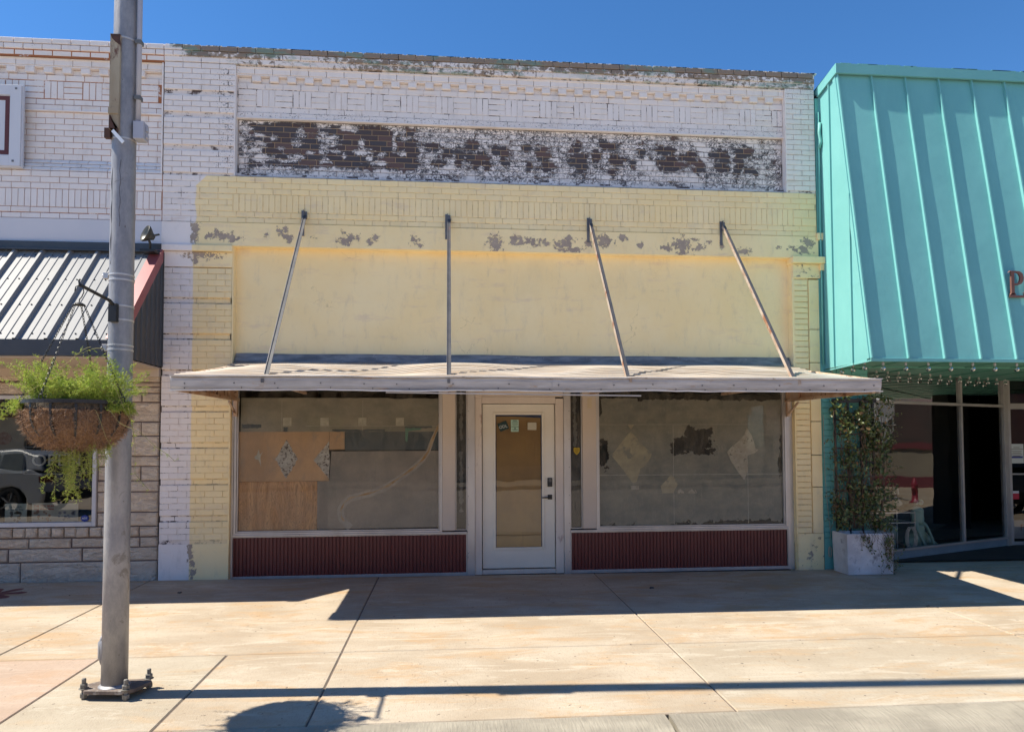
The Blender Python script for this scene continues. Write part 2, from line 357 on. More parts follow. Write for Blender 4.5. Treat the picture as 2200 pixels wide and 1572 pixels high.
def glass(name, f=1.0, tint=(.93, .95, .94), dust=0.):
    m = bpy.data.materials.new(name); m.use_nodes = True; t = m.node_tree; t.nodes.clear()
    o = t.nodes.new('ShaderNodeOutputMaterial'); mx = t.nodes.new('ShaderNodeMixShader'); tr = t.nodes.new('ShaderNodeBsdfTransparent'); gl = t.nodes.new('ShaderNodeBsdfGlossy')
    fr = t.nodes.new('ShaderNodeFresnel'); fr.inputs[0].default_value = 1.5
    g2 = t.nodes.new('ShaderNodeNewGeometry'); nz = t.nodes.new('ShaderNodeTexNoise'); nz.inputs['Scale'].default_value = 1.1; nz.inputs['Detail'].default_value = 2
    t.links.new(g2.outputs['Position'], nz.inputs[0]); bp = t.nodes.new('ShaderNodeBump'); bp.inputs['Distance'].default_value = .005; bp.inputs['Strength'].default_value = .5
    t.links.new(nz.outputs[0], bp.inputs['Height']); t.links.new(bp.outputs[0], gl.inputs['Normal'])
    mu = t.nodes.new('ShaderNodeMath'); mu.operation = 'MULTIPLY'; mu.use_clamp = True; mu.inputs[1].default_value = 1.9 * f
    t.links.new(fr.outputs[0], mu.inputs[0]); t.links.new(mu.outputs[0], mx.inputs[0])
    tr.inputs[0].default_value = tint + (1,); gl.inputs['Roughness'].default_value = .01
    t.links.new(tr.outputs[0], mx.inputs[1]); t.links.new(gl.outputs[0], mx.inputs[2])
    if dust:      # film of street dust and smears on the glass
        df = t.nodes.new('ShaderNodeBsdfDiffuse'); df.inputs[0].default_value = (.52, .47, .38, 1); m2 = t.nodes.new('ShaderNodeMixShader')
        mp = t.nodes.new('ShaderNodeMapping'); mp.inputs['Scale'].default_value = (1, 1, .55); n2 = t.nodes.new('ShaderNodeTexNoise'); n2.inputs['Scale'].default_value = 4.5; n2.inputs['Detail'].default_value = 9; n2.inputs['Roughness'].default_value = .72; n2.inputs['Distortion'].default_value = 1.2
        rg = t.nodes.new('ShaderNodeMapRange'); rg.inputs[1].default_value = .40; rg.inputs[2].default_value = .72; rg.inputs[4].default_value = dust
        t.links.new(g2.outputs['Position'], mp.inputs[0]); t.links.new(mp.outputs[0], n2.inputs[0]); t.links.new(n2.outputs[0], rg.inputs[0]); t.links.new(rg.outputs[0], m2.inputs[0]); t.links.new(mx.outputs[0], m2.inputs[1]); t.links.new(df.outputs[0], m2.inputs[2]); t.links.new(m2.outputs[0], o.inputs[0])
    else: t.links.new(mx.outputs[0], o.inputs[0])
    return m
MGL = glass('window_glass', .30, dust=.19); MGLD = glass('dusty_glass', .7, dust=.25)

# ================================================================== GROUND
MSW = NT('sidewalk_concrete', .85, spec=.3)
def _sw(k):
    r = k.attr('r'); X, Y, Z = k.xyz()
    n1 = k.noise(.9, (1, 1.6, 1), 7, .62); n2 = k.noise(2.6, (.5, 1.5, 1), 7, .7, (3, 1, 0), .6)
    c = k.mix(k.step(n1, .36, .64), (.35, .28, .20), (.445, .375, .285))
    c = k.mix(k.math('MULTIPLY', k.step(n2, .48, .66), .75), c, (.41, .27, .145))
    sw = k.noise(3.0, (.35, 1.7, 1), 8, .75, (6, 6, 0), 1.5)
    c = k.mix(k.math('MULTIPLY', k.step(sw, .54, .62), .55), c, (.52, .455, .36))
    c = k.mix(k.math('MULTIPLY', k.step(r, .2, .9), .34), c, (.36, .34, .27))
    c = k.mix(k.math('MULTIPLY', k.step(r, -.1, -.9), .5), c, (.40, .27, .21))
    fine = k.noise(110, (1, .25, 1), 3, .7)
    c = k.mix(k.math('MULTIPLY', k.step(fine, .48, .7), .34), c, (.24, .19, .14))
    speck = k.step(k.noise(26, detail=2, rough=.4, off=(1, 5, 9)), .735, .745)
    c = k.mix(k.math('MULTIPLY', speck, .8), c, (.12, .09, .07))
    # hairline cracks
    vo = k.n('ShaderNodeTexVoronoi', feature='DISTANCE_TO_EDGE'); vo.inputs['Scale'].default_value = .55
    ad = k.n('ShaderNodeVectorMath', operation='ADD'); nz = k.n('ShaderNodeTexNoise'); nz.inputs['Scale'].default_value = 4; nz.inputs['Detail'].default_value = 7
    k.L(k.pos, nz.inputs[0]); k.L(k.pos, ad.inputs[0]); sc = k.n('ShaderNodeVectorMath', operation='SCALE'); sc.inputs['Scale'].default_value = .35; k.L(nz.outputs[1], sc.inputs[0]); k.L(sc.outputs[0], ad.inputs[1]); k.L(ad.outputs[0], vo.inputs[0])
    ck = k.math('MULTIPLY', k.math('SUBTRACT', 1., k.step(vo.outputs['Distance'], .001, .003)), k.step(k.noise(.7, off=(2, 8, 1)), .55, .6))
    c = k.mix(k.math('MULTIPLY', ck, .5), c, (.22, .16, .11))
    k.col(c)
    k.bump(k.math('ADD', k.math('MULTIPLY', k.noise(45, (3, .25, 1), 3, .7), .5), k.noise(140, detail=2)), .0022)
_sw(MSW); MSW = MSW.m
MJOINT = M('joint_dirt', (.11, .085, .07), (.17, .13, .10), 9, .95)
MKERB = M('kerb_concrete', (.23, .205, .16), (.33, .295, .23), 2.2, .9, 0, (1, 1.6, 1), c3=(.20, .175, .135), t3=.54, s3=9, st3=(6, .5, .5), w3=.25, bump=.006, bs=22, bst=(3, .4, .4))
MASPH = M('bounce_pale_road', (.44, .36, .28), (.50, .42, .33), 1.2, .9, 0, bump=.006, bs=90)  # unseen road, coloured pale to bounce warm light onto the facade
m = MB(); J = .006
def slab(x0, x1, y0, y1, r):
    b = .006; zb = -.05
    nx = max(1, int((x1-x0)/.6)); 
    P = lambda x, y, dz: (x, y, gz(x, y) + dz)
    i = [m.V(P(x0+J+b, y0+J+b, 0), 0, r), m.V(P(x1-J-b, y0+J+b, 0), 0, r), m.V(P(x1-J-b, y1-J-b, 0), 0, r), m.V(P(x0+J+b, y1-J-b, 0), 0, r)]
    o = [m.V(P(x0+J, y0+J, -b), 0, r), m.V(P(x1-J, y0+J, -b), 0, r), m.V(P(x1-J, y1-J, -b), 0, r), m.V(P(x0+J, y1-J, -b), 0, r)]
    d = [m.V(P(x0+J, y0+J, zb), 0, r), m.V(P(x1-J, y0+J, zb), 0, r), m.V(P(x1-J, y1-J, zb), 0, r), m.V(P(x0+J, y1-J, zb), 0, r)]
    m.F(i)
    for q in range(4):
        m.F((o[q], o[(q+1) % 4], i[(q+1) % 4], i[q])); m.F((d[q], d[(q+1) % 4], o[(q+1) % 4], o[q]))
xb = [-30, -14, -11.3, -8.7, -6.1, -3.476, -.842, 1.787, 4.853, 7.6, 10.3, 13, 30]
rb = [0, 0, .1, 0, 0, -.1, 0, .05, .0, .1, 0, 0]
for i in range(len(xb)-1): slab(xb[i], xb[i+1], -2.92, -.03, rb[i])
xf = [-30, -14, -11.3, -8.7, -6.1, -4.4, -2.66, -1.72, -.842, 1.787, 4.853, 7.6, 10.3, 13, 30]
rf = [0, 0, .1, 0, 0, -.8, .75, .35, .28, .6, .2, .1, 0, 0]
for i in range(len(xf)-1): slab(xf[i], xf[i+1], -4.315, -2.92, rf[i])
slab(4.79, 30, -.03, 4.5, .9)
m.poly([(x, y, gz(x, y) - .008) for x, y in ((-30, -4.315), (30, -4.315), (30, -.0), (-30, -.0))], 1)
m.build('sidewalk', [MSW, MJOINT], attr=True)['kind'] = 'structure'
# kerb with rounded front, split by a joint
m = MB()
prof = [(-4.32, -.001), (-4.40, -.003), (-4.47, -.008), (-4.53, -.018), (-4.58, -.034), (-4.62, -.056), (-4.65, -.085), (-4.67, -.12), (-4.70, -.22), (-4.32, -.25)]
for x0, x1 in ((-30, -8), (-8, -4.6), (-4.6, -1.6), (-1.6, 1.33), (1.342, 4.4), (4.41, 8), (8, 30)):
    A = [m.V((x0+.007, y, gz(x0, y)+z)) for y, z in prof]; B = [m.V((x1-.007, y, gz(x1, y)+z)) for y, z in prof]
    for i in range(len(prof)-1): m.F((A[i], A[i+1], B[i+1], B[i]))
    m.F(A[::-1]); m.F(B)
o = m.build('curb', MKERB); o['kind'] = 'structure'; fixn(o)
m = MB(); m.poly([(-60, -4.68, -.215), (-60, -19, -.25), (60, -19, -.25), (60, -4.68, -.215)])
fixn(m.build('road', MASPH))['kind'] = 'structure'
m = MB(); m.poly([(-300, -300, -.40), (300, -300, -.40), (300, 300, -.40), (-300, 300, -.40)])
m.build('ground', M('dry_ground', (.22, .18, .13), (.28, .23, .17), .4, .95))['kind'] = 'structure'
m = MB(); m.box(-60, 60, -23, -19, -.3, -.10)
m.build('far_pavement', M('far_concrete', (.34, .28, .21), (.38, .32, .25), 2, .9))['kind'] = 'structure'

# ================================================================== CENTRE BUILDING
C = .0675; TOP = 6.42; YR = .10        # course height, parapet top, recess depth
XL, XR = -2.585, 4.37                  # recess
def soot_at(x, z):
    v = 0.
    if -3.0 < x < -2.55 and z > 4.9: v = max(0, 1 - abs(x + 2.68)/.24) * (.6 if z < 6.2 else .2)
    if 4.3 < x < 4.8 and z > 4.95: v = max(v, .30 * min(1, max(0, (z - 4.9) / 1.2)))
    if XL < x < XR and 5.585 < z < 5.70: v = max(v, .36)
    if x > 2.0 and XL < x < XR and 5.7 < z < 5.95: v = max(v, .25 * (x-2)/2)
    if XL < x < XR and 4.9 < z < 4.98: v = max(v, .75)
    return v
def course(m, x0, x1, z0, z1, yf, off=0., L=.215, j=.0055, yb=None, af=soot_at, n=(1, 1), tilt=0., mi=0, b=.004, cut=.06):
    j = min(j, .0085)
    yb = yf + .06 if yb is None else yb
    x = x0 - (off % L)
    while x < x1 - .005:
        a = max(x, x0); e = min(x + L, x1)
        if e - a > .03:
            m.brick(a + j/2, e - j/2, z0 + j/2, z1 - j/2, yf + (tilt if 0 else 0), yb, b, af, n, tilt, mi)
        x += L
def backing(m, x0, x1, z0, z1, y, mi=1, af=None, nx=1, nz=1): m.gridy(x0, x1, z0, z1, nx, nz, y, af, mi)
B = thing('brick_storefront', 'vacant brick storefront painted white above and yellow below, with flaking dark sign band', 'building', (.9, .3, 0))
# ---- parapet, pilaster and frieze bricks
m = MB()
def front_run(m, x0, x1, k0, k1, y=0.):       # plain running bond courses k0..k1-1 counted from the top
    for k in range(k0, k1):
        course(m, x0, x1, TOP-(k+1)*C, TOP-k*C, y, (k % 2)*.1075)
def upper(m, x0, x1, XLr, XRr, left):
    af = soot_at
    # recess rows
    rows = {'soffit1': (6.20, 6.118, .028), 'dent': (6.103, 6.032, .085), 'c5': (6.030, 5.957, .07), 'bot': (5.733, 5.662, .07), 'c9': (5.660, 5.592, .06)}
    for nm, (zt, zb, y) in rows.items():
        if nm == 'dent': course(m, XLr, XRr, zb, zt, .088, .05)
        else: course(m, XLr, XRr, zb, zt, y, {'soffit1': 0, 'c5': .1, 'bot': 0.0, 'c9': .12}[nm])
    backing(m, XLr, XRr, 5.592, 6.20, .096); backing(m, XLr, XRr, 5.662, 6.03, .077); backing(m, XLr, XRr, 5.592, 5.664, .067)
    # ledge course lips
    m.box(XLr, XRr, .02, .10, 6.190, 6.204); m.box(XLr, XRr, .035, .10, 6.104, 6.117)
    m.box(XLr, XRr, .045, .10, 5.580, 5.592)
    # dentils
    x = XLr + .182
    while x < XRr - .12:
        m.brick(x, x+.104, 6.036, 6.103, .035, .09, .004, soot_at); x += .2105
    # basket weave: stacks of three laid bricks between three soldiers
    x = XLr + .012; i = 0; za, zb_ = 5.737, 5.953; h = (zb_-za)/3
    while x < XRr - .05:
        if i % 2 == 0:
            e = min(x+.218, XRr)
            for q in range(3): m.brick(x, e-.008, za+q*h+.004, za+(q+1)*h-.004, .07, .1, .004, soot_at)
            x += .218
        else:
            for q in range(3):
                if x+.0735 < XRr: m.brick(x+.003, x+.0735-.004, za+.004, zb_-.004, .07, .1, .004, soot_at)
                x += .0735
        i += 1
upper(m, -3.42, 4.77, XL, XR, False)
# pilaster fields beside the recess, with quoin grooves on the left one
def quoin(m, x0, x1, zt, zb, y, grooves, off=0.):
    k = 0; z = zt
    while z - C > zb - .01:
        z0 = z - C
        g = any(abs((z+z0)/2 - q) < C*.5 for q in grooves)
        course(m, x0, x1, z0, z, y + (.014 if g else 0), (k % 2)*.11 + off, tilt=(.012 if g else 0))
        k += 1; z = z0
quoin(m, -3.42, XL, 6.2175, 4.842, .0, (5.83, 5.60, 5.16))
quoin(m, XR, 4.77, 6.2175, 4.842, .0, ())
backing(m, -3.42, XL, 4.8, 6.23, .018); backing(m, XR, 4.77, 4.8, 6.23, .014)
m.box(XL-.012, XL, .0, .12, 4.84, 6.2); m.box(XR, XR+.012, .0, .12, 4.84, 6.2)   # reveals
# frieze of the yellow coat: three courses, soldiers, two courses
fx0, fx1 = -3.42, 4.77
zc = [4.838, 4.766, 4.694, 4.622]
for i in range(3): course(m, fx0, fx1, zc[i+1], zc[i], 0., (i % 2)*.11)
x = -2.60
while x < 4.42: m.brick(x+.003, x+.0705-.003, 4.408, 4.618, 0., .06, .0035, soot_at); x += .0705
course(m, x, 4.77, 4.51, 4.618, 0, 0); course(m, x, 4.77, 4.408, 4.506, 0, .1)
for q in range(3): course(m, fx0, -2.60, 4.408+q*.07, 4.408+(q+1)*.07, 0., (q % 2)*.11)
for i, (a, b_) in enumerate(((4.404, 4.338), (4.334, 4.268))): course(m, fx0, fx1, b_, a, 0., (i % 2)*.1)
backing(m, fx0, fx1, 4.26, 4.84, .007)
m.build('brick_wall', [MBR, MMO], B, attr=True)
# ---- bare coping
m = MB()
def cope_a(row):
    def f(x, z):
        if x < -3.2 + .25*mnoise.noise(Vector((x*3, z*9, 0))): return 0.
        base = (1., .60, .44, .2)[row]
        if x < -2.6: base *= (.95, .8, .3, .1)[row]
        return base + .35*mnoise.noise(Vector((x*1.1, row*3.3, 1.5)))*(1 if row else 0)
    return f
for r_ in range(3):
    course(m, -3.42, 4.77, TOP-(r_+1)*C, TOP-r_*C, (-.025, -.022, -.008)[r_], (r_ % 2)*.11, yb=.3, af=cope_a(r_), j=.011)
backing(m, -3.42, 4.77, 6.22, 6.41, -.004)
m.box(-3.42, 4.77, .03, .32, 6.2, 6.41, 1)
o = m.build('parapet_coping', [MTAN, MMO], B, attr=True)
# pale crumbs along the top edge
m = MB()
for i in range(420):
    x = random.uniform(-3.4, 4.75); s_ = random.uniform(.004, .012)
    m.box(x, x+s_*random.uniform(2, 7), -.022, .06, TOP-.004, TOP+s_*.35)
m.build('pale_crumbs', M('pale_crumbs', (.72, .70, .66)), B)['kind'] = 'stuff'
# ---- flaking sign band
def zo5(x, y): return at(400+x/3.023, 80+y/3.023)
def zo6(x, y): return at(1100+x/3.023, 80+y/3.023)
def zo8(x, y): return at(500+x/5.24, 120+y/5.24, .1)
# where bare brick shows between the remains of the painted lettering (dark), and where paint still holds inside it (pale)
BARE = [(*zo6(x, y), rx, rz) for x, y, rx, rz in ((205,745,.10,.10),(240,810,.09,.06),(430,700,.06,.07),(450,790,.10,.11),(560,760,.05,.11),(640,690,.13,.05),(690,780,.10,.07),(670,850,.06,.05),(800,800,.05,.06),(1010,720,.10,.06),(1040,800,.13,.10),(1180,760,.10,.10),(1230,830,.07,.08),(1370,745,.10,.08),(1390,820,.08,.10),(1530,730,.12,.07),(1500,800,.07,.12),(1570,850,.10,.05),(850,730,.07,.05),(100,700,.06,.04),(120,820,.05,.05))]
BARE += [(*zo5(x, y), rx, rz) for x, y, rx, rz in ((1600,690,.09,.05),(1700,730,.06,.05),(1770,760,.05,.11),(1860,690,.09,.07),(1890,770,.11,.10),(2050,720,.09,.07),(1640,800,.08,.04),(2080,800,.06,.05),(1960,800,.07,.07))]
PALE = [(*zo8(x, y), rx, rz) for x, y, rx, rz in ((770,880,.07,.10),(740,990,.08,.05),(980,870,.13,.05),(1060,940,.14,.06),(1010,1050,.06,.08),(1110,1000,.10,.03),(1450,990,.05,.07),(1480,1085,.12,.04),(1165,1075,.07,.03),(860,1090,.08,.03),(740,1150,.11,.06),(1040,1180,.10,.05),(1640,1205,.13,.04),(1680,1115,.06,.05),(1900,850,.07,.04),(1935,930,.07,.04),(1815,980,.03,.16),(1900,1100,.08,.03),(1320,815,.13,.05),(990,800,.07,.06),(300,900,.10,.03),(290,980,.08,.04),(540,1040,.05,.03),(460,930,.05,.04),(600,1185,.10,.03),(330,1150,.16,.05),(240,1050,.09,.05),(1250,1135,.03,.04),(1550,1160,.05,.05))]
LB0 = zo8(215, 0)[0]; LB1 = zo8(2075, 0)[0]
def band_a(x, z):
    n = mnoise.noise(Vector((x*6, z*8, 6)))*.10 + mnoise.noise(Vector((x*2.2+3.3, z*3.0, 2.0)))*.10
    v = .30
    zt_ = zo8(1100, 775)[1]; zb2 = 5.012
    d = max((LB0-x)/.10, (x-LB1)/.05, (z-zt_+.02*math.sin(x*7))/.05, (zb2-z)/.04)
    v = max(v, .76 - .34*max(0, d+.9))
    for cx, cz, rx, rz in BARE:
        v = max(v, .92 - .42*math.hypot((x-cx)/(rx*1.1), (z-cz)/(rz*1.1)))
    for cx, cz, rx, rz in PALE:
        v = min(v, max(.18, .02 + .50*math.hypot((x-cx)/rx, (z-cz)/rz)))
    return max(.14, min(.86, v + n))
m = MB()
z = 5.578; k = 0
while z > 4.955:
    course(m, XL+.012, XR-.012, z-.0675, z, .10, (k % 2)*.107 + (k//2 % 2)*.03, af=band_a, n=(8, 3), j=.010); z -= .0675; k += 1
zb_ = z
backing(m, XL, XR, zb_, 5.58, .106, 1, band_a, 140, 12)
m.build('sign_band', [MDARK, MMOD], B, attr=True)
m = MB()   # sloped sill courses under the band
course(m, XL, XR, zb_-.05, zb_+.004, .05, .05, yb=.12, tilt=.05, j=.006)
course(m, XL, XR, 4.842, zb_-.047, .002, .0, yb=.12, tilt=.028, j=.008)
backing(m, XL, XR, 4.84, zb_, .075)
m.build('band_sill', [MBR, MMO], B, attr=True)
# ---- peeling lintel band
PATCH = []
def zo5(x, y): return at(400+x/3.023, 80+y/3.023)
def zo6(x, y): return at(1100+x/3.023, 80+y/3.023)
for x, y, rx, rz in ((60,1230,.06,.09),(45,1300,.07,.07),(230,1290,.20,.07),(310,1315,.09,.06),(150,1290,.06,.04),(630,1260,.09,.05),(640,1295,.07,.04),(520,1290,.04,.03),(675,1310,.05,.05),(830,1300,.05,.03),(1020,1330,.09,.07),(1080,1310,.08,.06),(1020,1265,.05,.03),(1190,1335,.05,.04),(1230,1305,.06,.04),(1490,1325,.07,.06),(1530,1350,.06,.04),(2010,1345,.10,.13)):
    PATCH.append((*zo5(x, y), rx, rz))
for x, y, rx, rz in ((30,1320,.12,.07),(130,1335,.13,.06),(210,1340,.06,.05),(330,1350,.13,.09),(400,1385,.12,.04),(370,1308,.11,.04),(600,1325,.13,.09),(490,1340,.07,.06),(720,1305,.06,.05),(835,1355,.05,.04),(1000,1370,.10,.05),(1110,1360,.15,.13),(1210,1370,.08,.06),(1180,1315,.06,.03),(1275,1333,.04,.03),(1510,1390,.12,.05),(1360,1350,.03,.09),(1880,1380,.18,.06),(1920,1330,.09,.06),(1730,1360,.04,.03)):
    PATCH.append((*zo6(x, y), rx, rz))
def lint_a(x, z):
    v = 0.
    for px, pz, rx, rz in PATCH:
        d = math.hypot((x-px)/rx, (z-pz)/rz)
        v = max(v, 1.05 - .55*d)
    if x < -3.09: v = 0
    return max(v, .02)
m = MB()
m.gridy(-3.09, 4.77, 3.985, 4.262, 330, 12, -.012, lint_a)
m.gridy(-3.42, -3.09, 3.985, 4.262, 2, 2, -.012, lambda x, z: 0)
m.box(-3.42, 4.77, -.0118, .12, 4.254, 4.262); m.box(-3.42, 4.77, -.0118, .12, 3.983, 3.990)
m.box(4.7695, 4.78, -.0118, .2, 3.985, 4.262)
m.build('lintel_band', MST, B, attr=True)
# ---- yellow stucco panel
PY = .11; PX0, PX1 = -2.585, 4.42
m = MB(); m.gridy(PX0, PX1, 2.45, 3.99, 60, 14, PY, None, 0, lambda x, z: .006*mnoise.noise(Vector((x*1.1, z*1.4, 0))))
m.box(PX0-.03, PX0, .0, .14, 2.45, 3.985); m.box(PX1, PX1+.03, .0, .14, 2.45, 3.985)
m.build('stucco_panel', MPAN, B, smooth=False)
# ---- lower pilasters
def pier(m, x0, x1, y=-.004):
    period, h = .4315, .072; zt = 3.712
    while zt > .5:
        for q in range(5 if zt > 3.6 else 5):
            z1 = zt - q*h
            if z1 - h < .42: break
            course(m, x0, x1, z1-h, z1, y, ((q + int(zt*2)) % 2)*.1, L=.205, j=.0045 if q else .006)
        if zt - 5*h - .07 > .42: course(m, x0, x1, zt-5*h-.062, zt-5*h-.008, y+.024, .05, tilt=.004, j=.004)
        zt -= period if zt > 3.6 else .4325
    backing(m, x0, x1, .42, 3.73, y+.030); q_ = 3.712
    while q_ > .5: backing(m, x0, x1, max(q_-.358, .42), q_-.002, y+.007); q_ -= .4325
m = MB(); pier(m, -3.40, -2.60)
m.box(-2.62, -2.60, .0, .25, .3, 3.98); m.box(-3.40, -2.604, -.006, .2, -.2, .424)
m.build('pilaster', [MBR, MMO], B, attr=True)
def foot_a(x, z):
    return max(0, 1.0 - abs(x+3.03-.015*math.sin(z*14))/.045*.55) if z > .02 else .3
m = MB(); m.gridy(-3.40, -2.604, -.1, .424, 60, 30, -.0085, lambda x, z: foot_a(x, z)*(1 if z < .36 or abs(x+3.05) < .03 else .7))
m.gridy(-3.42, -2.595, 3.735, 3.90, 60, 12, -.012, lambda x, z: max(0, 1-math.hypot((x+2.96)/.25, (z-3.86)/.06)*.5, .9-math.hypot((x+3.03)/.07, (z-3.80)/.12)*.5))
m.build('plinth_face', MST, B, attr=True)
m = MB(); m.box(-3.42, -2.595, -.011, .1, 3.72, 3.90); m.box(-3.46, -2.59, -.055, .12, 3.905, 3.975); m.box(-3.46, -2.585, -.045, .12, 3.976, 3.984)
m.build('pilaster_cap', MBR, B, attr=True, bevel=.006)
m = MB(); 
zt = 3.70
m2 = MB(); q = 0
while zt > .46:
    course(m, 4.435, 4.63, zt-.0725, zt, -.004, (0 if q % 5 else .1), L=.30, j=.0085); zt -= .0725; q += 1
backing(m, 4.43, 4.64, .42, 3.73, .014)
m.box(4.4235, 4.44, .0, .25, .3, 2.44)
for z0, z1 in ((.44, 1.02), (1.03, 1.43), (1.44, 1.86), (1.87, 2.62), (2.63, 3.05), (3.06, 3.70)): m.box(4.64, 4.775, -.006, .2, z0, z1)
m.build('pilaster', [MBR, MMO], B, attr=True)
m = MB()
m.box(4.435, 4.775, -.0078, .2, -.2, .436); m.gridy(4.435, 4.775, -.1, .436, 24, 30, -.011, lambda x, z: max(0, .95-math.hypot((x-4.60)/.035, (z-.16)/.09)*.5, .8-math.hypot((x-4.64)/.02, (z-.33)/.08)*.5, .30))
m.gridy(4.43, 4.80, 3.735, 3.90, 30, 12, -.012, lambda x, z: .42)
m.build('plinth_face', MST, B, attr=True)
m = MB(); m.box(4.43, 4.80, -.0105, .1, 3.72, 3.90); m.box(4.40, 4.845, -.075, .12, 3.905, 3.99); m.box(4.785, 4.845, -.05, .12, 3.82, 3.903); m.box(4.76, 4.84, -.04, .1, 4.22, 4.31)
m.build('pilaster_cap', MST, B, attr=True, bevel=.006)
# ---- body (side walls, back, roof) so the inside is dark
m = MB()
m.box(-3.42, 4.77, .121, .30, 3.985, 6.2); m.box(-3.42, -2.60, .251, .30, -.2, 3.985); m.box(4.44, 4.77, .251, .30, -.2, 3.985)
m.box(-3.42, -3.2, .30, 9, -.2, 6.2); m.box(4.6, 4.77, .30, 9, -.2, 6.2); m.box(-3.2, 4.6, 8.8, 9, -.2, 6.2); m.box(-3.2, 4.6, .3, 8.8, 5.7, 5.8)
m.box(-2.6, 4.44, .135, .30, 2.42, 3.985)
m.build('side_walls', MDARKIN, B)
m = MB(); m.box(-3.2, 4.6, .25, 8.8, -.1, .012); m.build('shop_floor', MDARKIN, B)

# ---- storefront ----
FY = .10
def frame_rect(m, x0, x1, z0, z1, t, y0, y1, tb=None, tt=None):
    tb = t if tb is None else tb; tt = t if tt is None else tt
    m.box(x0, x0+t, y0, y1, z0, z1); m.box(x1-t, x1, y0, y1, z0, z1)
    m.box(x0+t, x1-t, y0+.001, y1, z0, z0+tb); m.box(x0+t, x1-t, y0+.001, y1, z1-tt, z1)
def display_window(x0, x1, z0, z1):
    m = MB(); frame_rect(m, x0, x1, z0, z1, .028, FY-.035, FY+.03, .022)
    frame_rect(m, x0+.030, x1-.030, z0+.024, z1-.030, .014, FY-.018, FY+.03)
    f = m.build('window', MALU, B, bevel=.002)
    g = MB(); g.poly([(x0+.04, FY+.012, z0+.03), (x1-.04, FY+.012, z0+.03), (x1-.04, FY+.012, z1-.04), (x0+.04, FY+.012, z1-.04)])
    p = g.build('pane', MGL, f); return f, p
display_window(-2.575, -.085, .515, 2.42); W2F, W2 = display_window(1.845, 4.345, .515, 2.42)
def sidelite(x0, x1):
    m = MB(); frame_rect(m, x0, x1, .53, 2.42, .012, FY-.02, FY+.03); f = m.build('side_light', MALU, B, bevel=.002)
    g = MB(); g.poly([(x0+.012, FY+.01, .54), (x1-.012, FY+.01, .54), (x1-.012, FY+.01, 2.41), (x0+.012, FY+.01, 2.41)]); g.build('pane', MGLD, f); return f
sidelite(.078, .222); SL2 = sidelite(1.512, 1.668)
m = MB()
m.box(-.083, .076, FY-.045, FY+.06, .53, 2.42); m.build('door_side_post', MPOST, B, bevel=.004)
m = MB(); m.box(1.670, 1.843, FY-.045, FY+.06, .53, 2.42); m.build('door_side_post', MPOST, B, bevel=.004)
m = MB()
for a, b_ in ((.224, .318), (1.432, 1.510)): m.box(a, b_, FY-.04, FY+.06, -.03, 2.42)
m.box(-2.60, -2.577, FY-.05, FY+.08, -.03, 2.42); m.box(4.347, 4.425, FY-.03, FY+.08, -.03, 2.42)
for z in (.25, .6, .95, 1.3, 1.65, 2.0):
    for x in (.236, 1.498): m.box(x-.004, x+.004, FY-.043, FY-.039, z-.004, z+.004, 1)
m.build('metal_jamb', [MALU, MBLK], B, bevel=.002)
# door
m = MB()
m.box(.320, .405, FY-.025, FY+.1, -.02, 2.16); m.box(1.330, 1.430, FY-.025, FY+.1, -.02, 2.16); m.box(.4055, 1.3295, FY-.022, FY+.1, 2.095, 2.18)
m.box(.3205, .4052, FY-.029, FY-.02, 2.161, 2.24); m.box(.318, 1.432, FY-.012, FY+.1, 2.181, 2.42); m.box(.408, 1.328, FY-.01, FY+.1, -.02, .035)
m.build('door_casing', MCASE, B, bevel=.004)
dr = MB(); DX0, DX1, DZ0, DZ1, DY = .415, 1.322, .050, 2.088, FY+.012
frame_rect(dr, DX0, DX1, DZ0, DZ1, .150, DY, DY+.045, .24, .125)
D = dr.build('door', MDOOR, B, bevel=.002); D['label'] = 'cream front door with one tall glass light'
gx0, gx1, gz0, gz1 = .578, 1.160, .305, 1.955
m = MB(); frame_rect(m, gx0-.030, gx1+.030, gz0-.03, gz1+.03, .030, DY-.012, DY+.02); m.build('glass_stop', MDOOR, D, bevel=.006)
g = MB(); g.poly([(gx0, DY+.008, gz0), (gx1, DY+.008, gz0), (gx1, DY+.008, gz1), (gx0, DY+.008, gz1)]); 
MDG = glass('wavy_door_glass', .9, (.9, .9, .88)); MDG.node_tree.nodes['Noise Texture'].inputs['Scale'].default_value = 1.4; MDG.node_tree.nodes['Bump'].inputs['Distance'].default_value = .004
g.build('door_glass', MDG, D)
m = MB(); m.gridy(gx0+.006, gx1-.006, gz0+.002, gz1-.02, 6, 12, DY+.022, None, 0, lambda x, z: .004*math.sin(x*14)); m.build('brown_paper', M('brown_paper', (.50, .32, .13), (.42, .27, .12), 3, .8, c3=(.34, .22, .11), t3=.6, s3=2, st3=(2, 1, .3), w3=.15), D)  # paper's brown lifted to stand in for a yellowish reflection in the glass
m = MB(); m.prismy([(.585, 1.955), (1.155, 1.955), (1.155, 1.915), (.90, 1.93), (.585, 1.94)], DY+.010, DY+.012); m.box(gx0, gx0+.010, DY+.0095, DY+.012, .31, 1.95); m.box(gx1-.012, gx1, DY+.0095, DY+.012, .31, 1.95); m.build('blue_tape', M('blue_tape', (.03, .06, .16), (.04, .08, .2), 8), D)
m = MB(); m.box(1.228, 1.288, DY-.028, DY, 1.055, 1.165); L_ = m.build('door_lock', MBLK, D, bevel=.006)
for i, s_ in enumerate(('BE', 'SMART', '12345')): pass
m = MB()
for r_ in range(4):
    for c_ in range(3): m.box(1.243+c_*.012, 1.249+c_*.012, DY-.0295, DY-.0279, 1.118+r_*.010, 1.122+r_*.010)
m.build('keypad', M('keypad_print', (.5, .5, .5)), L_)
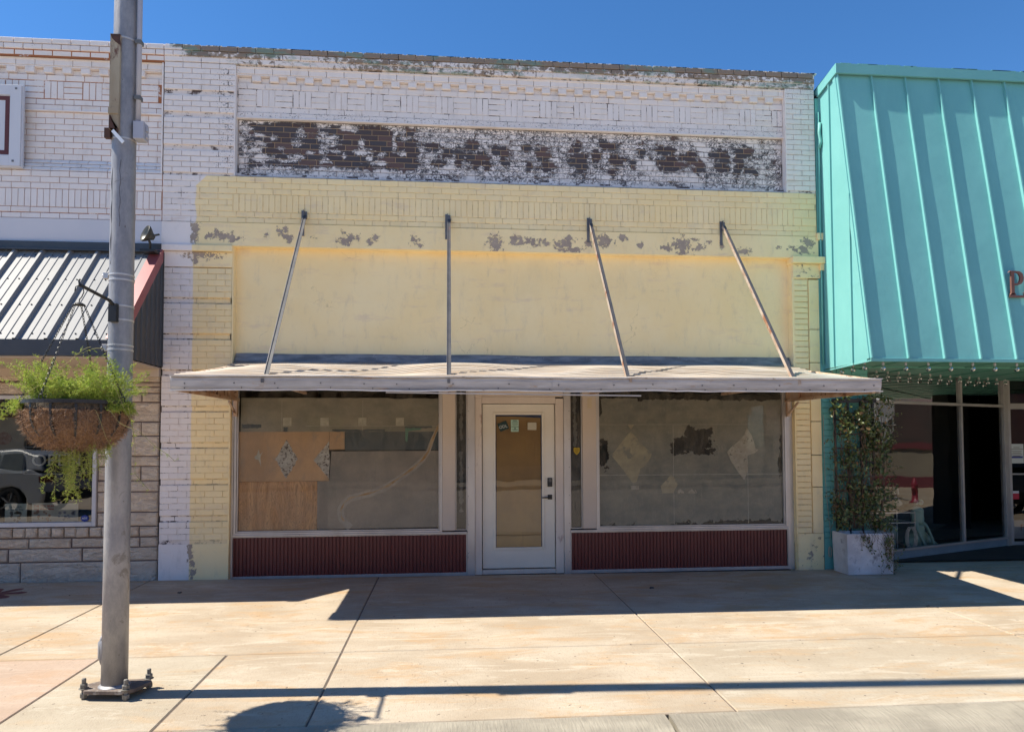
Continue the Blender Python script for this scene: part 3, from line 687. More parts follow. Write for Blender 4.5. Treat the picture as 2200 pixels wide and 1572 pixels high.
m = MB(); m.box(1.232, 1.286, DY-.016, DY, .895, .955); m.obox((1.258, DY-.045, .922), (1.155, DY-.045, .920), .012, .016); m.obox((1.258, DY-.016, .922), (1.258, DY-.05, .922), .018, .018)
m.build('door_handle', MBLK, D, bevel=.003)
# stickers on the door glass
def sticker(x, z, w_, h_, rot, mt, name, parent, y=DY+.003):
    m = MB(); c, s_ = math.cos(rot), math.sin(rot)
    m.prismy([(x + u*c - v*s_, z + u*s_ + v*c) for u, v in ((-w_/2,-h_/2),(w_/2,-h_/2),(w_/2,h_/2),(-w_/2,h_/2))], y-.001, y)
    return m.build(name, mt, parent)
MPRT = M('dark_print', (.04, .10, .08)); MWPR = M('white_print', (.62, .66, .64))
s_ = sticker(.675, 1.812, .118, .105, R(22), M('dark_sticker', (.02, .05, .05)), 'dark_sticker', D)
text('sticker_text', 'ODL', .052, (.675, DY+.0012, 1.805), MWPR, s_, .0006, R(-12))
s_ = sticker(.820, 1.818, .098, .150, 0, M('green_sticker', (.42, .60, .48)), 'green_sticker', D)
for zz, hh, ww in ((1.882, .008, .05), (1.868, .006, .08), (1.852, .004, .07), (1.838, .004, .08), (1.824, .004, .06), (1.806, .007, .09), (1.785, .022, .012), (1.772, .004, .07), (1.760, .004, .06)):
    sticker(.823, zz, ww, hh, 0, MPRT, 'sticker_print', s_, DY+.0015)
sticker(1.038, 1.812, .112, .095, R(-1), M('pale_label', (.50, .47, .36)), 'paper_label', D)
# sill + bulkheads
def bulk(x0, x1):
    m = MB(); m.box(x0, x1, FY-.045, FY+.06, .492, .514); m.box(x0, x1, FY-.030, FY+.06, .478, .4915); m.box(x0, x1, FY-.030, FY+.04, -.025, .015)
    m.box(x0, x0+.012, FY-.03, FY+.04, .015, .478); m.box(x1-.012, x1, FY-.03, FY+.04, .015, .478)
    f = m.build('window_sill', MALU, B, bevel=.003)
    m = MB(); p = .044; x = x0+.012; pts = []
    while x < x1-.012:
        for u, y in ((0, .0), (.62, .0), (.74, .010), (.88, .010), (.99, .0)):
            xx = min(x+u*p, x1-.012); pts.append((xx, FY-.012+y))
        x += p
    lo = [m.V((x, y, .012)) for x, y in pts]; hi = [m.V((x, y, .480)) for x, y in pts]
    for i in range(len(pts)-1): m.F((lo[i], lo[i+1], hi[i+1], hi[i]))
    m.build('bulkhead_panel', MRED, B)
bulk(-2.60, .222); bulk(1.512, 4.345)
m = MB(); m.box(1.745, 1.775, FY-.052, FY-.045, 2.045, 2.155); m.box(1.731, 1.789, FY-.048, FY-.0455, 2.035, 2.165); m.build('wall_switch', M('ivory_plastic', (.58, .48, .33)), B, bevel=.002)

# ---- dressing behind the glass: papers, boards
IY = FY + .024
def sheet(name, pts, y, mt, label, cat, group=None, sub=None):
    x0 = min(p[0] for p in pts); x1 = max(p[0] for p in pts); z0 = min(p[1] for p in pts)
    t = Vector(((x0+x1)/2, y, z0)); m = MB(); m.prismy([(x-t.x, z-t.z) for x, z in pts], -.0008, .0008)
    o = m.build(name, mt); o.location = t; ORG[o.name] = t; fixn(o)
    return prop(o, label, cat, group)
def zo7(x, y, Y=IY): return at(360+x/2.785, 740+y/2.785, Y)
def rag(x0, z0, x1, z1, n=8, amp=.012, seed=0):
    rr = random.Random(seed); P = []
    c = [(x0, z0), (x1, z0), (x1, z1), (x0, z1)]
    for i in range(4):
        a, b = c[i], c[(i+1) % 4]
        for k in range(n): P.append((a[0]+(b[0]-a[0])*k/n + rr.uniform(-amp, amp), a[1]+(b[1]-a[1])*k/n + rr.uniform(-amp, amp)))
    return P
a0 = zo7(440, 318); a1 = zo7(1628, 520)
top = [(a0[0], a1[1])] + [(a0[0], a0[1]-.01)]
P = [(a0[0], a1[1]), (a0[0], a0[1])]
for i in range(1, 26):
    P.append((a0[0]+(a1[0]-a0[0])*i/26, a0[1] + (random.uniform(-.012, .004) if i > 18 else random.uniform(-.003, .003))))
for i in range(8): P.append((a1[0]-random.uniform(0, .03), a0[1]-(a0[1]-a1[1])*i/8))
P.append((a1[0], a1[1]))
sheet('window_paper', P, IY, MPAP, 'grey paper strip with torn right edge across the top of the left window', 'paper')
q0 = zo7(425, 820); q1 = zo7(1060, 520)
sheet('plywood_sheet', [(q0[0], q0[1]), (zo7(970, 0)[0], q0[1]), (zo7(970, 0)[0], q1[1]-.001), (q0[0], q1[1])], IY+.002, MPLYP, 'upper plywood sheet with scraped diamonds behind left window', 'plywood')
sheet('plywood_sheet', [(zo7(972, 0)[0], zo7(0, 632)[1]), (q1[0], zo7(0, 632)[1]), (q1[0], q1[1]), (zo7(972, 0)[0], q1[1])], IY+.002, MPLYP, 'small square of plywood left of the dark slate strip', 'plywood')
q2 = zo7(893, 1122)
sheet('plywood_sheet', [(q0[0], q2[1]), (q2[0], q2[1]), (q2[0], q0[1]-.003), (q0[0], q0[1]-.003)], IY+.004, MPLY, 'lower plywood sheet with strong dark grain at bottom left of left window', 'plywood')
s0 = zo7(1062, 632); s1 = zo7(1628, 512)
sheet('slate_strip', [s0, (s1[0], s0[1]), (s1[0], s1[1]+.005), (s0[0], s1[1])], IY+.002, MCHALK, 'dark slate-coloured strip beneath the grey paper in the left window', 'panel')
p0 = zo7(893, 1105); p1 = zo7(1628, 634)
sheet('brown_paper_sheet', [(q2[0]+.003, p0[1]+.02), (q2[0]+.02, p0[1]), (zo7(970, 0)[0], zo7(0, 1118)[1]), (p1[0], zo7(0, 1112)[1]), (p1[0], p1[1]), (zo7(985, 0)[0], p1[1]-.004), (zo7(972, 0)[0], q0[1]), (q2[0]+.003, q0[1]-.003)], IY, MPAP2, 'large brown-grey paper sheet with a curved amber glue streak in left window', 'paper')
for i, x in enumerate((716, 940, 1165, 1390)):
    c = zo7(x, 463); lab = ('leftmost', 'second', 'third', 'rightmost')[i] + ' of the four small pale paper squares in the left window'
    sheet('paper_square', [(c[0]-.05, c[1]-.05), (c[0]+.05, c[1]-.05), (c[0]+.05, c[1]+.052), (c[0]-.05, c[1]+.05)], IY-.003, MTAPE, lab, 'paper', 'pale paper squares in the left window')
def diamond(c, rx, rz, n=7, seed=1, amp=.012, half=0):
    rr = random.Random(seed); k = [(0, rz), (rx, 0), (0, -rz), (-rx, 0)]
    if half == 1: k = [(0, rz), (0, -rz), (-rx, 0)]
    P = []
    for i in range(len(k)):
        a, b = k[i], k[(i+1) % len(k)]
        for q in range(n): P.append((c[0]+a[0]+(b[0]-a[0])*q/n+rr.uniform(-amp, amp)*.6, c[1]+a[1]+(b[1]-a[1])*q/n+rr.uniform(-amp, amp)*.6))
    return P
c = zo7(712, 685); sheet('scraped_diamond', diamond(c, .135, .235), IY-.002, MSCR, 'white scraped diamond in the middle of the upper plywood', 'sticker residue')
c = zo7(968, 690); sheet('scraped_diamond', diamond(c, .19, .235, half=1, seed=4), IY-.002, MSCR, 'half diamond of pale residue cut off at the plywood edge', 'sticker residue')
c = zo7(545, 670); sheet('scraped_diamond', [(c[0]+u, c[1]+v) for u, v in ((-.05, .0), (-.02, .02), (.0, .09), (.015, .02), (.05, .06), (.02, .0), (.03, -.12), (.0, -.04), (-.04, -.03))], IY-.002, MTAPE, 'starburst scratch of pale residue at the left of the plywood', 'sticker residue')
g0 = zo7(1422, 492); sheet('green_tape', [(g0[0], g0[1]-.17), (g0[0]+.025, g0[1]-.19), (g0[0]+.04, g0[1]-.05), (g0[0]+.19, g0[1]-.035), (g0[0]+.21, g0[1]), (g0[0], g0[1])], IY-.003, MGRN, 'faded green tape corner over the slate strip', 'tape')
# curved glue streak
def ribbon(pts, ws, y):
    L = []; Rr = []
    for i, p in enumerate(pts):
        a = Vector(pts[max(i-1, 0)]); b = Vector(pts[min(i+1, len(pts)-1)]); d = (b-a).normalized(); n = Vector((-d.y, d.x))
        L.append((p[0]+n.x*ws[i]/2, p[1]+n.y*ws[i]/2)); Rr.append((p[0]-n.x*ws[i]/2, p[1]-n.y*ws[i]/2))
    return L + Rr[::-1]
cv = [(1632,470),(1605,520),(1580,580),(1560,640),(1525,690),(1470,740),(1400,790),(1320,845),(1230,885),(1150,905),(1090,920),(1055,950),(1035,990),(1040,1035),(1065,1070),(1095,1095)]
def dens(cv):
    out = []
    for i in range(len(cv)-1):
        for t in (0, .33, .66): out.append((cv[i][0]+(cv[i+1][0]-cv[i][0])*t, cv[i][1]+(cv[i+1][1]-cv[i][1])*t))
    return out + [cv[-1]]
pc = [zo7(*p) for p in dens(cv)]
sheet('glue_streak', ribbon(pc, [.035+.05*min(1, i/25)+random.uniform(-.006, .006) for i in range(len(pc))], 0), IY-.0030, MGLUE2, 'pale smear along the curved glue line in the left window', 'glue smear')
pc2 = [(x+.004, z+.006) for x, z in pc[:-4]]
sheet('glue_line', ribbon(pc2, [.026+.010*math.sin(i*1.3)-.0004*i for i in range(len(pc2))], 0), IY-.0055, MGLUE, 'amber line of old glue curving down from upper right of left window', 'glue smear')
# right window: one big coated sheet with holes and residue
MRW = attr_mat('aged_window_coating', (.30, .275, .22), (.018, .018, .016), amp=1.3, sc=11, n1=(.19, .185, .16))
def zo9(x, y, Y=IY): return at(1230+x/4.583, 840+y/4.583, Y)
H = [(zo9(1240, 470), .19, .15), (zo9(1130, 530), .20, .10), (zo9(1270, 590), .12, .06), (zo9(305, 620), .075, .19), (zo9(1180, 440), .1, .08), (zo9(265, 150), .03, .12), (zo9(2055, 600), .03, .18), (zo9(2045, 740), .03, .16)]
def rw_a(x, z):
    v = 0.
    for (cx, cz), rx, rz in H:
        v = max(v, 1.0-.5*max(abs((x-cx)/rx), abs((z-cz)/rz)) if rx > .15 else 1.0-.5*math.hypot((x-cx)/rx, (z-cz)/rz))
    zt = 2.17 - z
    v = max(v, .75 - zt/.10) if x > 2.4 else max(v, .6 - zt/.04)
    zb_ = z - .56
    bt = max(0, min(1, (x-2.6)/1.0))
    v = max(v, (.66 - zb_/.15*.9)*(.55 + .45*bt) + .08)
    if x > 3.9: v = v if zb_ > .2 else max(v, .47 - zb_*.8)
    v -= .25*max(0, 1-abs(z-1.20)/.03) 
    return max(0, v)
x0, x1 = zo9(258, 0)[0], zo9(2095, 0)[0]
m = MB(); t = Vector(((x0+x1)/2, IY, .54)); m.gridy(x0-t.x, x1-t.x, 0, 2.22-.54, 150, 100, 0, lambda x, z: rw_a(x+t.x, z+t.z))
o = m.build('window_coating', MRW, attr=True); o.location = t; prop(o, 'grey paper coating with torn black holes filling the right window', 'paper')
MSEAM = M('pale_seam', (.50, .47, .39), (.36, .34, .28), 12)
m = MB(); zl1 = zo9(0, 829)[1]; zl2 = zo9(0, 329)[1]
m.box(x0-t.x, x1-t.x, -.0016, -.0008, zl1-t.z-.004, zl1-t.z+.004); m.box(x0-t.x, zo9(1720, 0)[0]-t.x, -.0016, -.0008, zl2-t.z-.002, zl2-t.z+.002)
m.box(zo9(985, 0)[0]-t.x-.003, zo9(985, 0)[0]-t.x+.003, -.0020, -.0017, .02, zl2-t.z); m.box(zo9(1712, 0)[0]-t.x-.003, zo9(1712, 0)[0]-t.x+.003, -.0020, -.0017, .02, zl1-t.z+.25)
sm = m.build('sheet_seam', MSEAM); sm.parent = o
MDIA = M('yellowed_glue', (.46, .39, .26), (.36, .31, .22), 7, .85, c3=(.27, .25, .20), t3=.52, s3=9, w3=.1)
MDIA2 = M('mottled_glue', (.50, .44, .35), (.38, .33, .26), 14, .85, c3=(.10, .09, .075), t3=.62, s3=26, w3=.04)
def zpoly(name, pts, mt, lab, y=IY-.003): return sheet(name, [zo9(*p) for p in pts], y, mt, lab, 'sticker residue')
zpoly('yellowed_diamond', [(575,400),(640,470),(700,540),(780,610),(775,640),(740,700),(700,745),(665,760),(660,800),(630,890),(610,905),(585,898),(540,830),(480,750),(430,690),(388,640),(400,610),(470,520),(540,430)], MDIA, 'large yellowed diamond at left of the right window')
zpoly('residue_triangle', [(543,332),(605,332),(575,378)], MDIA, 'tiny yellowed triangle above the large yellowed diamond')
zpoly('mottled_diamond', [(1715,360),(1760,430),(1785,500),(1800,560),(1835,575),(1790,610),(1740,625),(1715,640),(1722,700),(1728,780),(1690,875),(1640,810),(1560,690),(1522,600),(1560,550),(1640,490),(1690,430)], MDIA2, 'broken mottled diamond at right of the right window')
zpoly('small_diamond', [(968,818),(1000,850),(1035,915),(1005,975),(990,1003),(885,1003),(866,935),(910,890)], MDIA, 'small yellowed diamond low in the right window')
zpoly('residue_patch', [(570,930),(655,930),(655,965),(575,966)], MDIA2, 'small pale rectangle under the large yellowed diamond')
zpoly('residue_flake', [(1035,1003),(1040,975),(1065,962),(1095,990),(1097,1003)], MDIA2, 'first white flake right of the small diamond')
zpoly('residue_flake', [(1140,1003),(1145,985),(1175,962),(1195,985),(1210,970),(1222,990),(1220,1003)], MDIA2, 'twin-peaked white flake right of the first flake')
m = MB()
for px_ in (688, 1170):
    x_ = zo7(px_, 0)[0]; m.box(x_-.0025, x_+.0025, IY-.0042, IY-.0036, zo7(0, 520)[1], zo7(0, 330)[1])
zz_ = zo7(0, 488)[1]; m.box(zo7(830, 0)[0], zo7(1620, 0)[0], IY-.0042, IY-.0036, zz_-.002, zz_+.002)
prop(m.build('sheet_seam', MSEAM), 'thin pale seams crossing the grey paper at top of the left window', 'tape')
zpl = zo7(0, 818)[1]
for k_, (xa_, xb2, za_, zb2) in enumerate(((445, 560, 500, 478), (695, 720, 520, 495), (985, 1300, 520, 508), (1420, 1580, 500, 484))):
    p_, q_2 = zo7(xa_, za_), zo7(xb2, zb2); rr_ = random.Random(k_)
    sheet('torn_gap', rag(p_[0], p_[1], q_2[0], q_2[1], 9, .007, k_), IY-.0032, MCHALK, ('leftmost black torn slit in the grey paper of left window', 'small black notch under the first pale square', 'long thin black tear along the bottom of the grey paper', 'black tear above the green tape')[k_], 'torn hole')
# sidelite dirt
MSIDE = attr_mat('sidelight_dirt', (.035, .035, .033), (.20, .19, .17), amp=1.0, sc=14, n1=(.055, .055, .05))
def sd(x0, x1, cen, segs):
    def f(x, z):
        for a, b in segs:
            if a < z < b: return .66 - abs(x-cen)/.035*.28
        return .02
    return f
for (x0, x1, cen, segs, lab) in ((.092, .208, .150, ((1.62, 2.3), (.75, 1.5)), 'dirty coating inside the narrow glass left of the door'), (1.527, 1.655, 1.585, ((1.55, 2.3),), 'dirty coating inside the narrow glass right of the door')):
    m = MB(); m.gridy(x0-(x0+x1)/2, (x1-x0)/2, 0, 1.85, 10, 90, 0, lambda x, z: sd(x0, x1, cen, segs)(x+(x0+x1)/2, z+.55)); o = m.build('glass_coating', MSIDE, attr=True); o.location = ((x0+x1)/2, IY, .55); prop(o, lab, 'paper')
sy = MB(); c = at(1239, 968, FY)
sh = [(-.04, .035), (-.025, .042), (0, .036), (.025, .042), (.04, .035), (.038, -.01), (.02, -.035), (0, -.05), (-.02, -.035), (-.038, -.01)]
sy.prismy([(c[0]+x, c[1]+z) for x, z in sh], FY+.001, FY+.003)
o = sy.build('shield_sticker', M('yellow_sticker', (.50, .34, .03)), SL2); fixn(o)
m = MB()
for k_, (z, w_) in enumerate(((.018, .05), (.004, .055), (-.010, .045), (-.024, .02))): m.box(c[0]-w_/2, c[0]+w_/2, FY-.0004, FY+.0005, c[1]+z-.003, c[1]+z+.002)
m.build('sticker_print', M('dark_olive_print', (.13, .09, .02)), o)

# ================================================================== METAL AWNING
A0, A1, AF = -2.565, 4.365, -1.87
AW = thing('metal_awning', 'flat corrugated metal awning with four tie rods over the vacant storefront', 'awning', (.9, PY, 2.2))
m = MB(); nx, ny = 170, 140
def can_z(x, t):     # t 0 wall .. 1 front
    zb = 2.585 - .352*t
    rib = .016*(1-abs(((t*14) % 1)*2-1))**.7
    nz = mnoise.noise(Vector((x*.75, t*1.6, 3.0)))*.060*(math.sin(math.pi*t)**.7) + mnoise.noise(Vector((x*2.6, t*4, 8)))*.010*math.sin(math.pi*t)
    sag = .020*math.cos((x+1.74)*2*math.pi/1.75)*math.sin(math.pi*t)
    return zb + rib + nz + sag
g = []
for i in range(nx+1):
    x = A0 + (A1-A0)*i/nx
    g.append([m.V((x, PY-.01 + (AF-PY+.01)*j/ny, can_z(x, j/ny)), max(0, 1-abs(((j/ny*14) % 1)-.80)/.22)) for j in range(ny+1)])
for i in range(nx):
    for j in range(ny): m.F((g[i][j], g[i][j+1], g[i+1][j+1], g[i+1][j]))
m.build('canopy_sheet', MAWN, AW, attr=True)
m = MB()   # folded front trim in two lapped lengths, right one hangs a little
def warp(x): return .011*mnoise.noise(Vector((x*1.1, .3, 0))) + .005*mnoise.noise(Vector((x*4.3, 1.3, 0)))
def trim(x0, x1, d0, d1, dy=0):
    n = 60; pr = [(-.03, 2.236), (-.008, 2.232), (.0, 2.222), (.004, 2.195), (.002, 2.180), (-.004, 2.140), (-.014, 2.122), (-.020, 2.108), (-.012, 2.100), (.03, 2.103)]
    G = []
    for i in range(n+1):
        x = x0+(x1-x0)*i/n; dz = d0+(d1-d0)*i/n + warp(x)
        G.append([m.V((x, AF-.012-dy-(y if k not in (0, 9) else -abs(y)*1.2), z+dz)) for k, (y, z) in enumerate(pr)])
    for i in range(n):
        for k in range(len(pr)-1): m.F((G[i][k], G[i][k+1], G[i+1][k+1], G[i+1][k]))
trim(A0-.01, 1.02, .0, .0); trim(1.00, A1+.01, .002, .008, .006)
m.obox((-.6, AF-.004, 2.088), (1.88, AF-.004, 2.062), .03, .012)
m.obox((A0-.006, AF, 2.17), (A0-.006, AF+.25, 2.19), .012, .15); m.obox((A1+.006, AF, 2.17), (A1+.006, AF+.25, 2.19), .012, .15)
tr = m.build('front_trim', MFAS, AW)
m = MB()
def lip(y, z, w_, h_, x0, x1):
    n = 60; G = []
    for i in range(n+1):
        x = x0+(x1-x0)*i/n; zz = z + warp(x) + .003*mnoise.noise(Vector((x*9, z*5, 2)))
        G.append([m.V((x, y+a*w_/2, zz+b*h_/2)) for a, b in ((-1,-1),(1,-1),(1,1),(-1,1))])
    for i in range(n):
        for q in range(4): m.F((G[i][q], G[i+1][q], G[i+1][(q+1) % 4], G[i][(q+1) % 4]))
    m.F(G[0][::-1]); m.F(G[-1])
lip(AF-.014, 2.236, .05, .009, A0-.01, A1+.01); lip(AF-.028, 2.104, .018, .010, A0-.01, 1.0); lip(AF-.034, 2.108, .018, .010, 1.0, A1+.01)
m.build('trim_lip', M('bright_worn_lip', (.82, .80, .77), (.60, .55, .49), 5, .5, .1, (.6, 1, 1), c3=(.36, .27, .20), t3=.60, s3=6, w3=.1), tr)
m = MB()
for row, z in ((0, 2.168), (1, 2.126)):
    x = A0+.12
    while x < A1:
        yy = AF-.0195 - (.006 if x > 1.0 else 0); 
        m.lathe([(.0055, 0), (.0055, .003)], (0, 0, 0), 6) if 0 else m.box(x-.0045, x+.0045, yy-.003, yy+.006, z+warp(x)-.0045, z+warp(x)+.0045)
        x += random.uniform(.25, .55)
m.build('rivet', MBLK, tr)['kind'] = 'stuff'
m = MB(); 
n = 60; G = []
for i in range(n+1):
    x = PX0+.01+(PX1-PX0-.02)*i/n; w1 = .010*mnoise.noise(Vector((x*1.4, 0, 0)))
    G.append([m.V((x, y, z+w1)) for y, z in ((PY-.004, 2.700), (PY-.016, 2.698), (PY-.045, 2.635), (PY-.06, 2.60), (PY-.11, 2.575))])
for i in range(n):
    for k in range(4): m.F((G[i][k], G[i][k+1], G[i+1][k+1], G[i+1][k]))
m.build('wall_flashing', MFLASH, AW, smooth=False)
m = MB()  # underside frame: chords, end triangles and wall brackets
for x in (A0+.03, -1.74, 0, 1.776, 3.50, A1-.03):
    ze = 2.115 if x in (A0+.03, A1-.03) else 2.20
    m.obox((x, AF+.05, ze), (x, PY-.02, ze+.02), .03, .035)
    m.obox((x, AF+.03, 2.23), (x, PY-.02, 2.55), .03, .03)
    for t_ in (.3, .55, .8): m.obox((x, PY+(AF-PY)*(1-t_), ze+.02), (x, PY+(AF-PY)*(1-t_), 2.22+.32*t_), .02, .02)
for y in (-1.4, -.9, -.4): m.obox((A0+.02, y, 2.24), (A1-.02, y, 2.24), .03, .02)
for x in (A0+.02, A1-.02):
    m.box(x-.022, x+.022, PY-.12, PY-.075, 1.93, 2.50); m.obox((x, PY-.09, 1.95), (x, PY-.36, 2.10), .02, .02)
m.build('frame', MUNDER, AW)
m = MB()
for x in (A0, A1):
    s_ = 1 if x < 0 else -1
    m.prismx([(AF+.02, 2.12), (PY-.03, 2.14), (PY-.03, 2.565), (AF+.02, 2.235)], x+.004*s_, x+.012*s_)
m.build('end_panel', MUNDER, AW)
m = MB(); m.poly([(A0+.02, AF+.03, 2.22), (A1-.02, AF+.03, 2.22), (A1-.02, PY-.02, 2.45), (A0+.02, PY-.02, 2.45)]); m.build('soffit_sheet', MUNDER, AW)
for (x, zt, zf, mt) in ((-1.742, 4.367, 2.165, MROD), (-.003, 4.365, 2.168, MROD), (1.776, 4.357, 2.185, MRODR), (3.505, 4.37, 2.168, MRODR)):
    m = MB(); p0 = Vector((x, -.035, zt)); p1 = Vector((x, -1.84, zf))
    m.obox(p0+Vector((.004, 0, 0)), p1+Vector((.004, 0, 0)), .038, .006)
    r_ = m.build('tie_rod', MRDK, AW)
    m = MB(); m.obox(p0+Vector((-.0175, 0, -.012)), p1+Vector((-.0175, 0, -.012)), .006, .036); m.build('rod_web', mt, r_)
    m = MB(); m.box(x-.045, x-.012, -.022, -.012, 4.12, 4.43); m.box(x-.018, x-.012, -.06, -.012, 4.30, 4.43); m.box(x-.012, x+.02, -.022, -.012, 4.33, 4.42)
    for z in (4.15, 4.40, 4.28): m.box(x-.034, x-.022, -.028, -.022, z-.006, z+.006)
    m.build('wall_plate', MROD, r_)
    m = MB(); m.box(x-.014, x+.014, -1.897, -1.84, zf+.01, zf+.05); m.box(x-.006, x+.006, -1.901, -1.8975, zf+.022, zf+.034); m.build('foot_clip', mt, r_)

# ================================================================== LEFT BUILDING
LB = thing('brick_shop', 'white painted brick shop with tan stone base and dark ribbed roof at left', 'building', (-6, .3, 0))
LX = -9.0
m = MB()
upper(m, LX, -3.42, LX, -3.44, True)
for k in range(0, 3): course(m, LX, -3.42, TOP-(k+1)*C, TOP-k*C, (-.025, -.022, -.004)[k], (k % 2)*.11, af=None, yb=.1, j=.011)
backing(m, LX, -3.42, 6.2, 6.41, -.002); m.box(LX, -3.42, .03, .32, 6.2, 6.41, 1)
z = 5.578; k = 0
while z > 5.0: course(m, LX, -3.44, z-.0725, z, .075, (k % 2)*.107, af=None); z -= .0725; k += 1
backing(m, LX, -3.44, 4.84, 5.58, .083)
course(m, LX, -3.44, 4.945, 5.0, .045, .03, tilt=.03, af=None); course(m, LX, -3.44, 4.893, 4.945, .022, .1, tilt=.025, af=None); course(m, LX, -3.44, 4.84, 4.893, .0, .0, tilt=.022, af=None, yb=.09)
m.box(-3.445, -3.43, .0, .12, 4.84, 6.2)
for i in range(3): course(m, LX, -3.425, zc[i+1], zc[i], 0., (i % 2)*.11, af=None)
x = LX
while x < -3.50: m.brick(x+.003, x+.0705-.003, 4.408, 4.618, 0., .06, .0035, None); x += .0705
for i, (a, b_) in enumerate(((4.404, 4.338), (4.334, 4.268))): course(m, LX, -3.425, b_, a, 0., (i % 2)*.1, af=None)
backing(m, LX, -3.42, 4.26, 4.84, .010)
m.build('brick_wall', [MBRL, MMOL], LB, attr=True)
m = MB(); m.box(LX, -3.421, -.011, .12, 3.86, 4.262); m.build('lintel_band', M('white_stucco', (.60, .59, .62), (.64, .62, .64), 1.5, .85, bump=.004, bs=3, c3=(.45, .36, .33), t3=.74, s3=7), LB)
m = MB(); m.box(LX, -3.425, .1, .3, -.2, .63); m.box(-4.12, -3.425, .1, .3, .63, 3.9); m.box(LX, -4.12, .1, .3, 2.26, 6.2); m.box(LX, LX+.2, .3, 9, -.2, 6.2); m.box(LX, -3.43, 8.8, 9, -.2, 6.2); m.box(LX, -3.43, .3, 8.8, 5.7, 5.8); m.box(-3.45, -3.43, .3, 8.8, -.2, 6.2); m.box(-4.12, -3.425, .101, .3, 3.9, 6.2); m.box(LX, -3.43, .3, 8.8, -.2, .0)
m.build('side_walls', MDARKIN, LB)
# stone base
MSTONE = NT('tan_split_limestone', .9, spec=.2)
def _stn(k):
    r = k.attr('r'); n1 = k.noise(5, detail=8, rough=.7); n2 = k.noise(14, detail=6, rough=.7, off=(4, 4, 4))
    c = k.mix(k.step(n1, .3, .7), (.76, .58, .42), (.88, .74, .58)); c = k.mix(k.math('MULTIPLY', r, .6), c, (.80, .68, .56))
    c = k.mix(k.math('MULTIPLY', k.step(n2, .58, .72), .45), c, (.46, .34, .26)); k.col(c)
    k.bump(k.math('ADD', k.noise(9, (1, 1, 2), 8, .65, (1, 2, 3), 1.2), k.math('MULTIPLY', k.noise(60, detail=4), .15)), .09)
_stn(MSTONE); MSTONE = MSTONE.m
MSM = M('dark_mortar', (.12, .085, .07), (.17, .12, .10), 8, .95)
m = MB()
def stone(x0, x1, z0, z1, y=.045): m.brick(x0+.007, x1-.007, z0+.007, z1-.007, y+random.uniform(-.012, .008), y+.05, .014, None, (1, 1))
SZ = [2.285, 2.209, 2.104, 1.866, 1.701, 1.461, 1.341, 1.171, 1.04, .801, .637, .504, .34, .214, -.03]
SZ = [2.49, 2.34] + SZ
sp = {3: 1, 5: 1, 8: 1, 4: 0, 12: 0}
for i in range(len(SZ)-1):
    zt, zb = SZ[i], SZ[i+1]
    if zb < .63: break
    if i in (3, 5, 8): stone(-4.13, -3.66, zb, zt) if 0 else stone(-4.13, -3.88, zb, zt); stone(-3.88, -3.64, zb, zt) if i in (3, 5, 8) else None; stone(-3.64, -3.43, zb, zt)
    else:
        c_ = random.choice((-3.86, -3.80, None))
        if c_: stone(-4.13, c_, zb, zt); stone(c_, -3.43, zb, zt)
        else: stone(-4.13, -3.43, zb, zt)
for zt, zb, ww, seed in ((.637, .515, .141, 1), (.510, .392, .42, 2), (.392, .232, .62, 3), (.232, -.06, .85, 4)):
    rr = random.Random(seed); x = LX
    while x < -3.45:
        L_ = ww*(rr.uniform(.6, 1.45) if seed > 1 else 1); e = x+L_
        if e > -3.58: e = -3.43
        stone(x, e, zb, zt, .03 if seed == 1 else .045); x = e
x = LX
while x < -4.15: e = min(x+random.uniform(.4, .9), -4.14); stone(x, e, 2.345, 2.485); x = e
x = LX
while x < -4.15: e = min(x+random.uniform(.4, .9), -4.14); stone(x, e, 2.19, 2.335); x = e
m.gridy(LX, -4.13, -.2, .64, 1, 1, .062, None, 1); m.gridy(-4.13, -3.43, -.2, 2.5, 1, 1, .062, None, 1); m.gridy(LX, -4.13, 2.18, 2.5, 1, 1, .062, None, 1)
m.build('stone_base', [MSTONE, MSM], LB, attr=True)
# shop window
m = MB(); x1 = -4.13; frame_rect(m, LX+.2, x1, .645, 2.18, .045, .03, .12, .05); f = m.build('window', M('white_window_trim', (.55, .54, .55), (.50, .49, .50), 3, .5), LB, bevel=.004)
g = MB(); g.poly([(LX+.24, .08, .69), (x1-.045, .08, .69), (x1-.045, .08, 2.135), (LX+.24, .08, 2.135)]); g.build('pane', glass('shop_glass', 1.5), f)
m = MB(); px, pz = at(182, 1113, .07); m.prismy([(px+.045*math.cos(a*.785), pz+.04*math.sin(a*.785)) for a in range(8)], .070, .074); s_ = m.build('round_sticker', M('blue_sticker', (.03, .05, .22)), f); fixn(s_)
text('sticker_text', 'ADT', .03, (px, .069, pz), MWPR, s_, .0005)
# metal roof of the left shop
MR = M('dark_bronze_metal', (.21, .215, .225), (.24, .245, .25), 3, .5, .0, c3=(.17, .17, .17), t3=.6, s3=4, st3=(1, .4, .4), w3=.2, spec=.15)
MRF = M('dark_flat_trim', (.055, .056, .06), (.07, .07, .072), 3, .4, .2)
MRT = M('red_metal_trim', (.36, .10, .10), (.30, .08, .085), 4, .35, .1)
RF = thing('metal_shop_roof', 'dark ribbed metal awning roof with red end trim above the left shop window', 'awning', (-6, 0, 2.5))
EY, EZ, TZ = -1.07, 2.665, 3.90
m = MB(); pts = []; x = -3.47
while x > LX:
    for u, h in ((0, .0), (.012, .038), (.040, .038), (.055, 0), (.125, 0), (.130, .007), (.145, .007), (.150, 0), (.215, 0), (.22, .007), (.235, .007), (.24, 0), (.305, 0)): pts.append((x-u, h))
    x -= .3075
sl = Vector((0, EY, EZ-TZ)).normalized(); nr = Vector((0, sl.z, -sl.y))
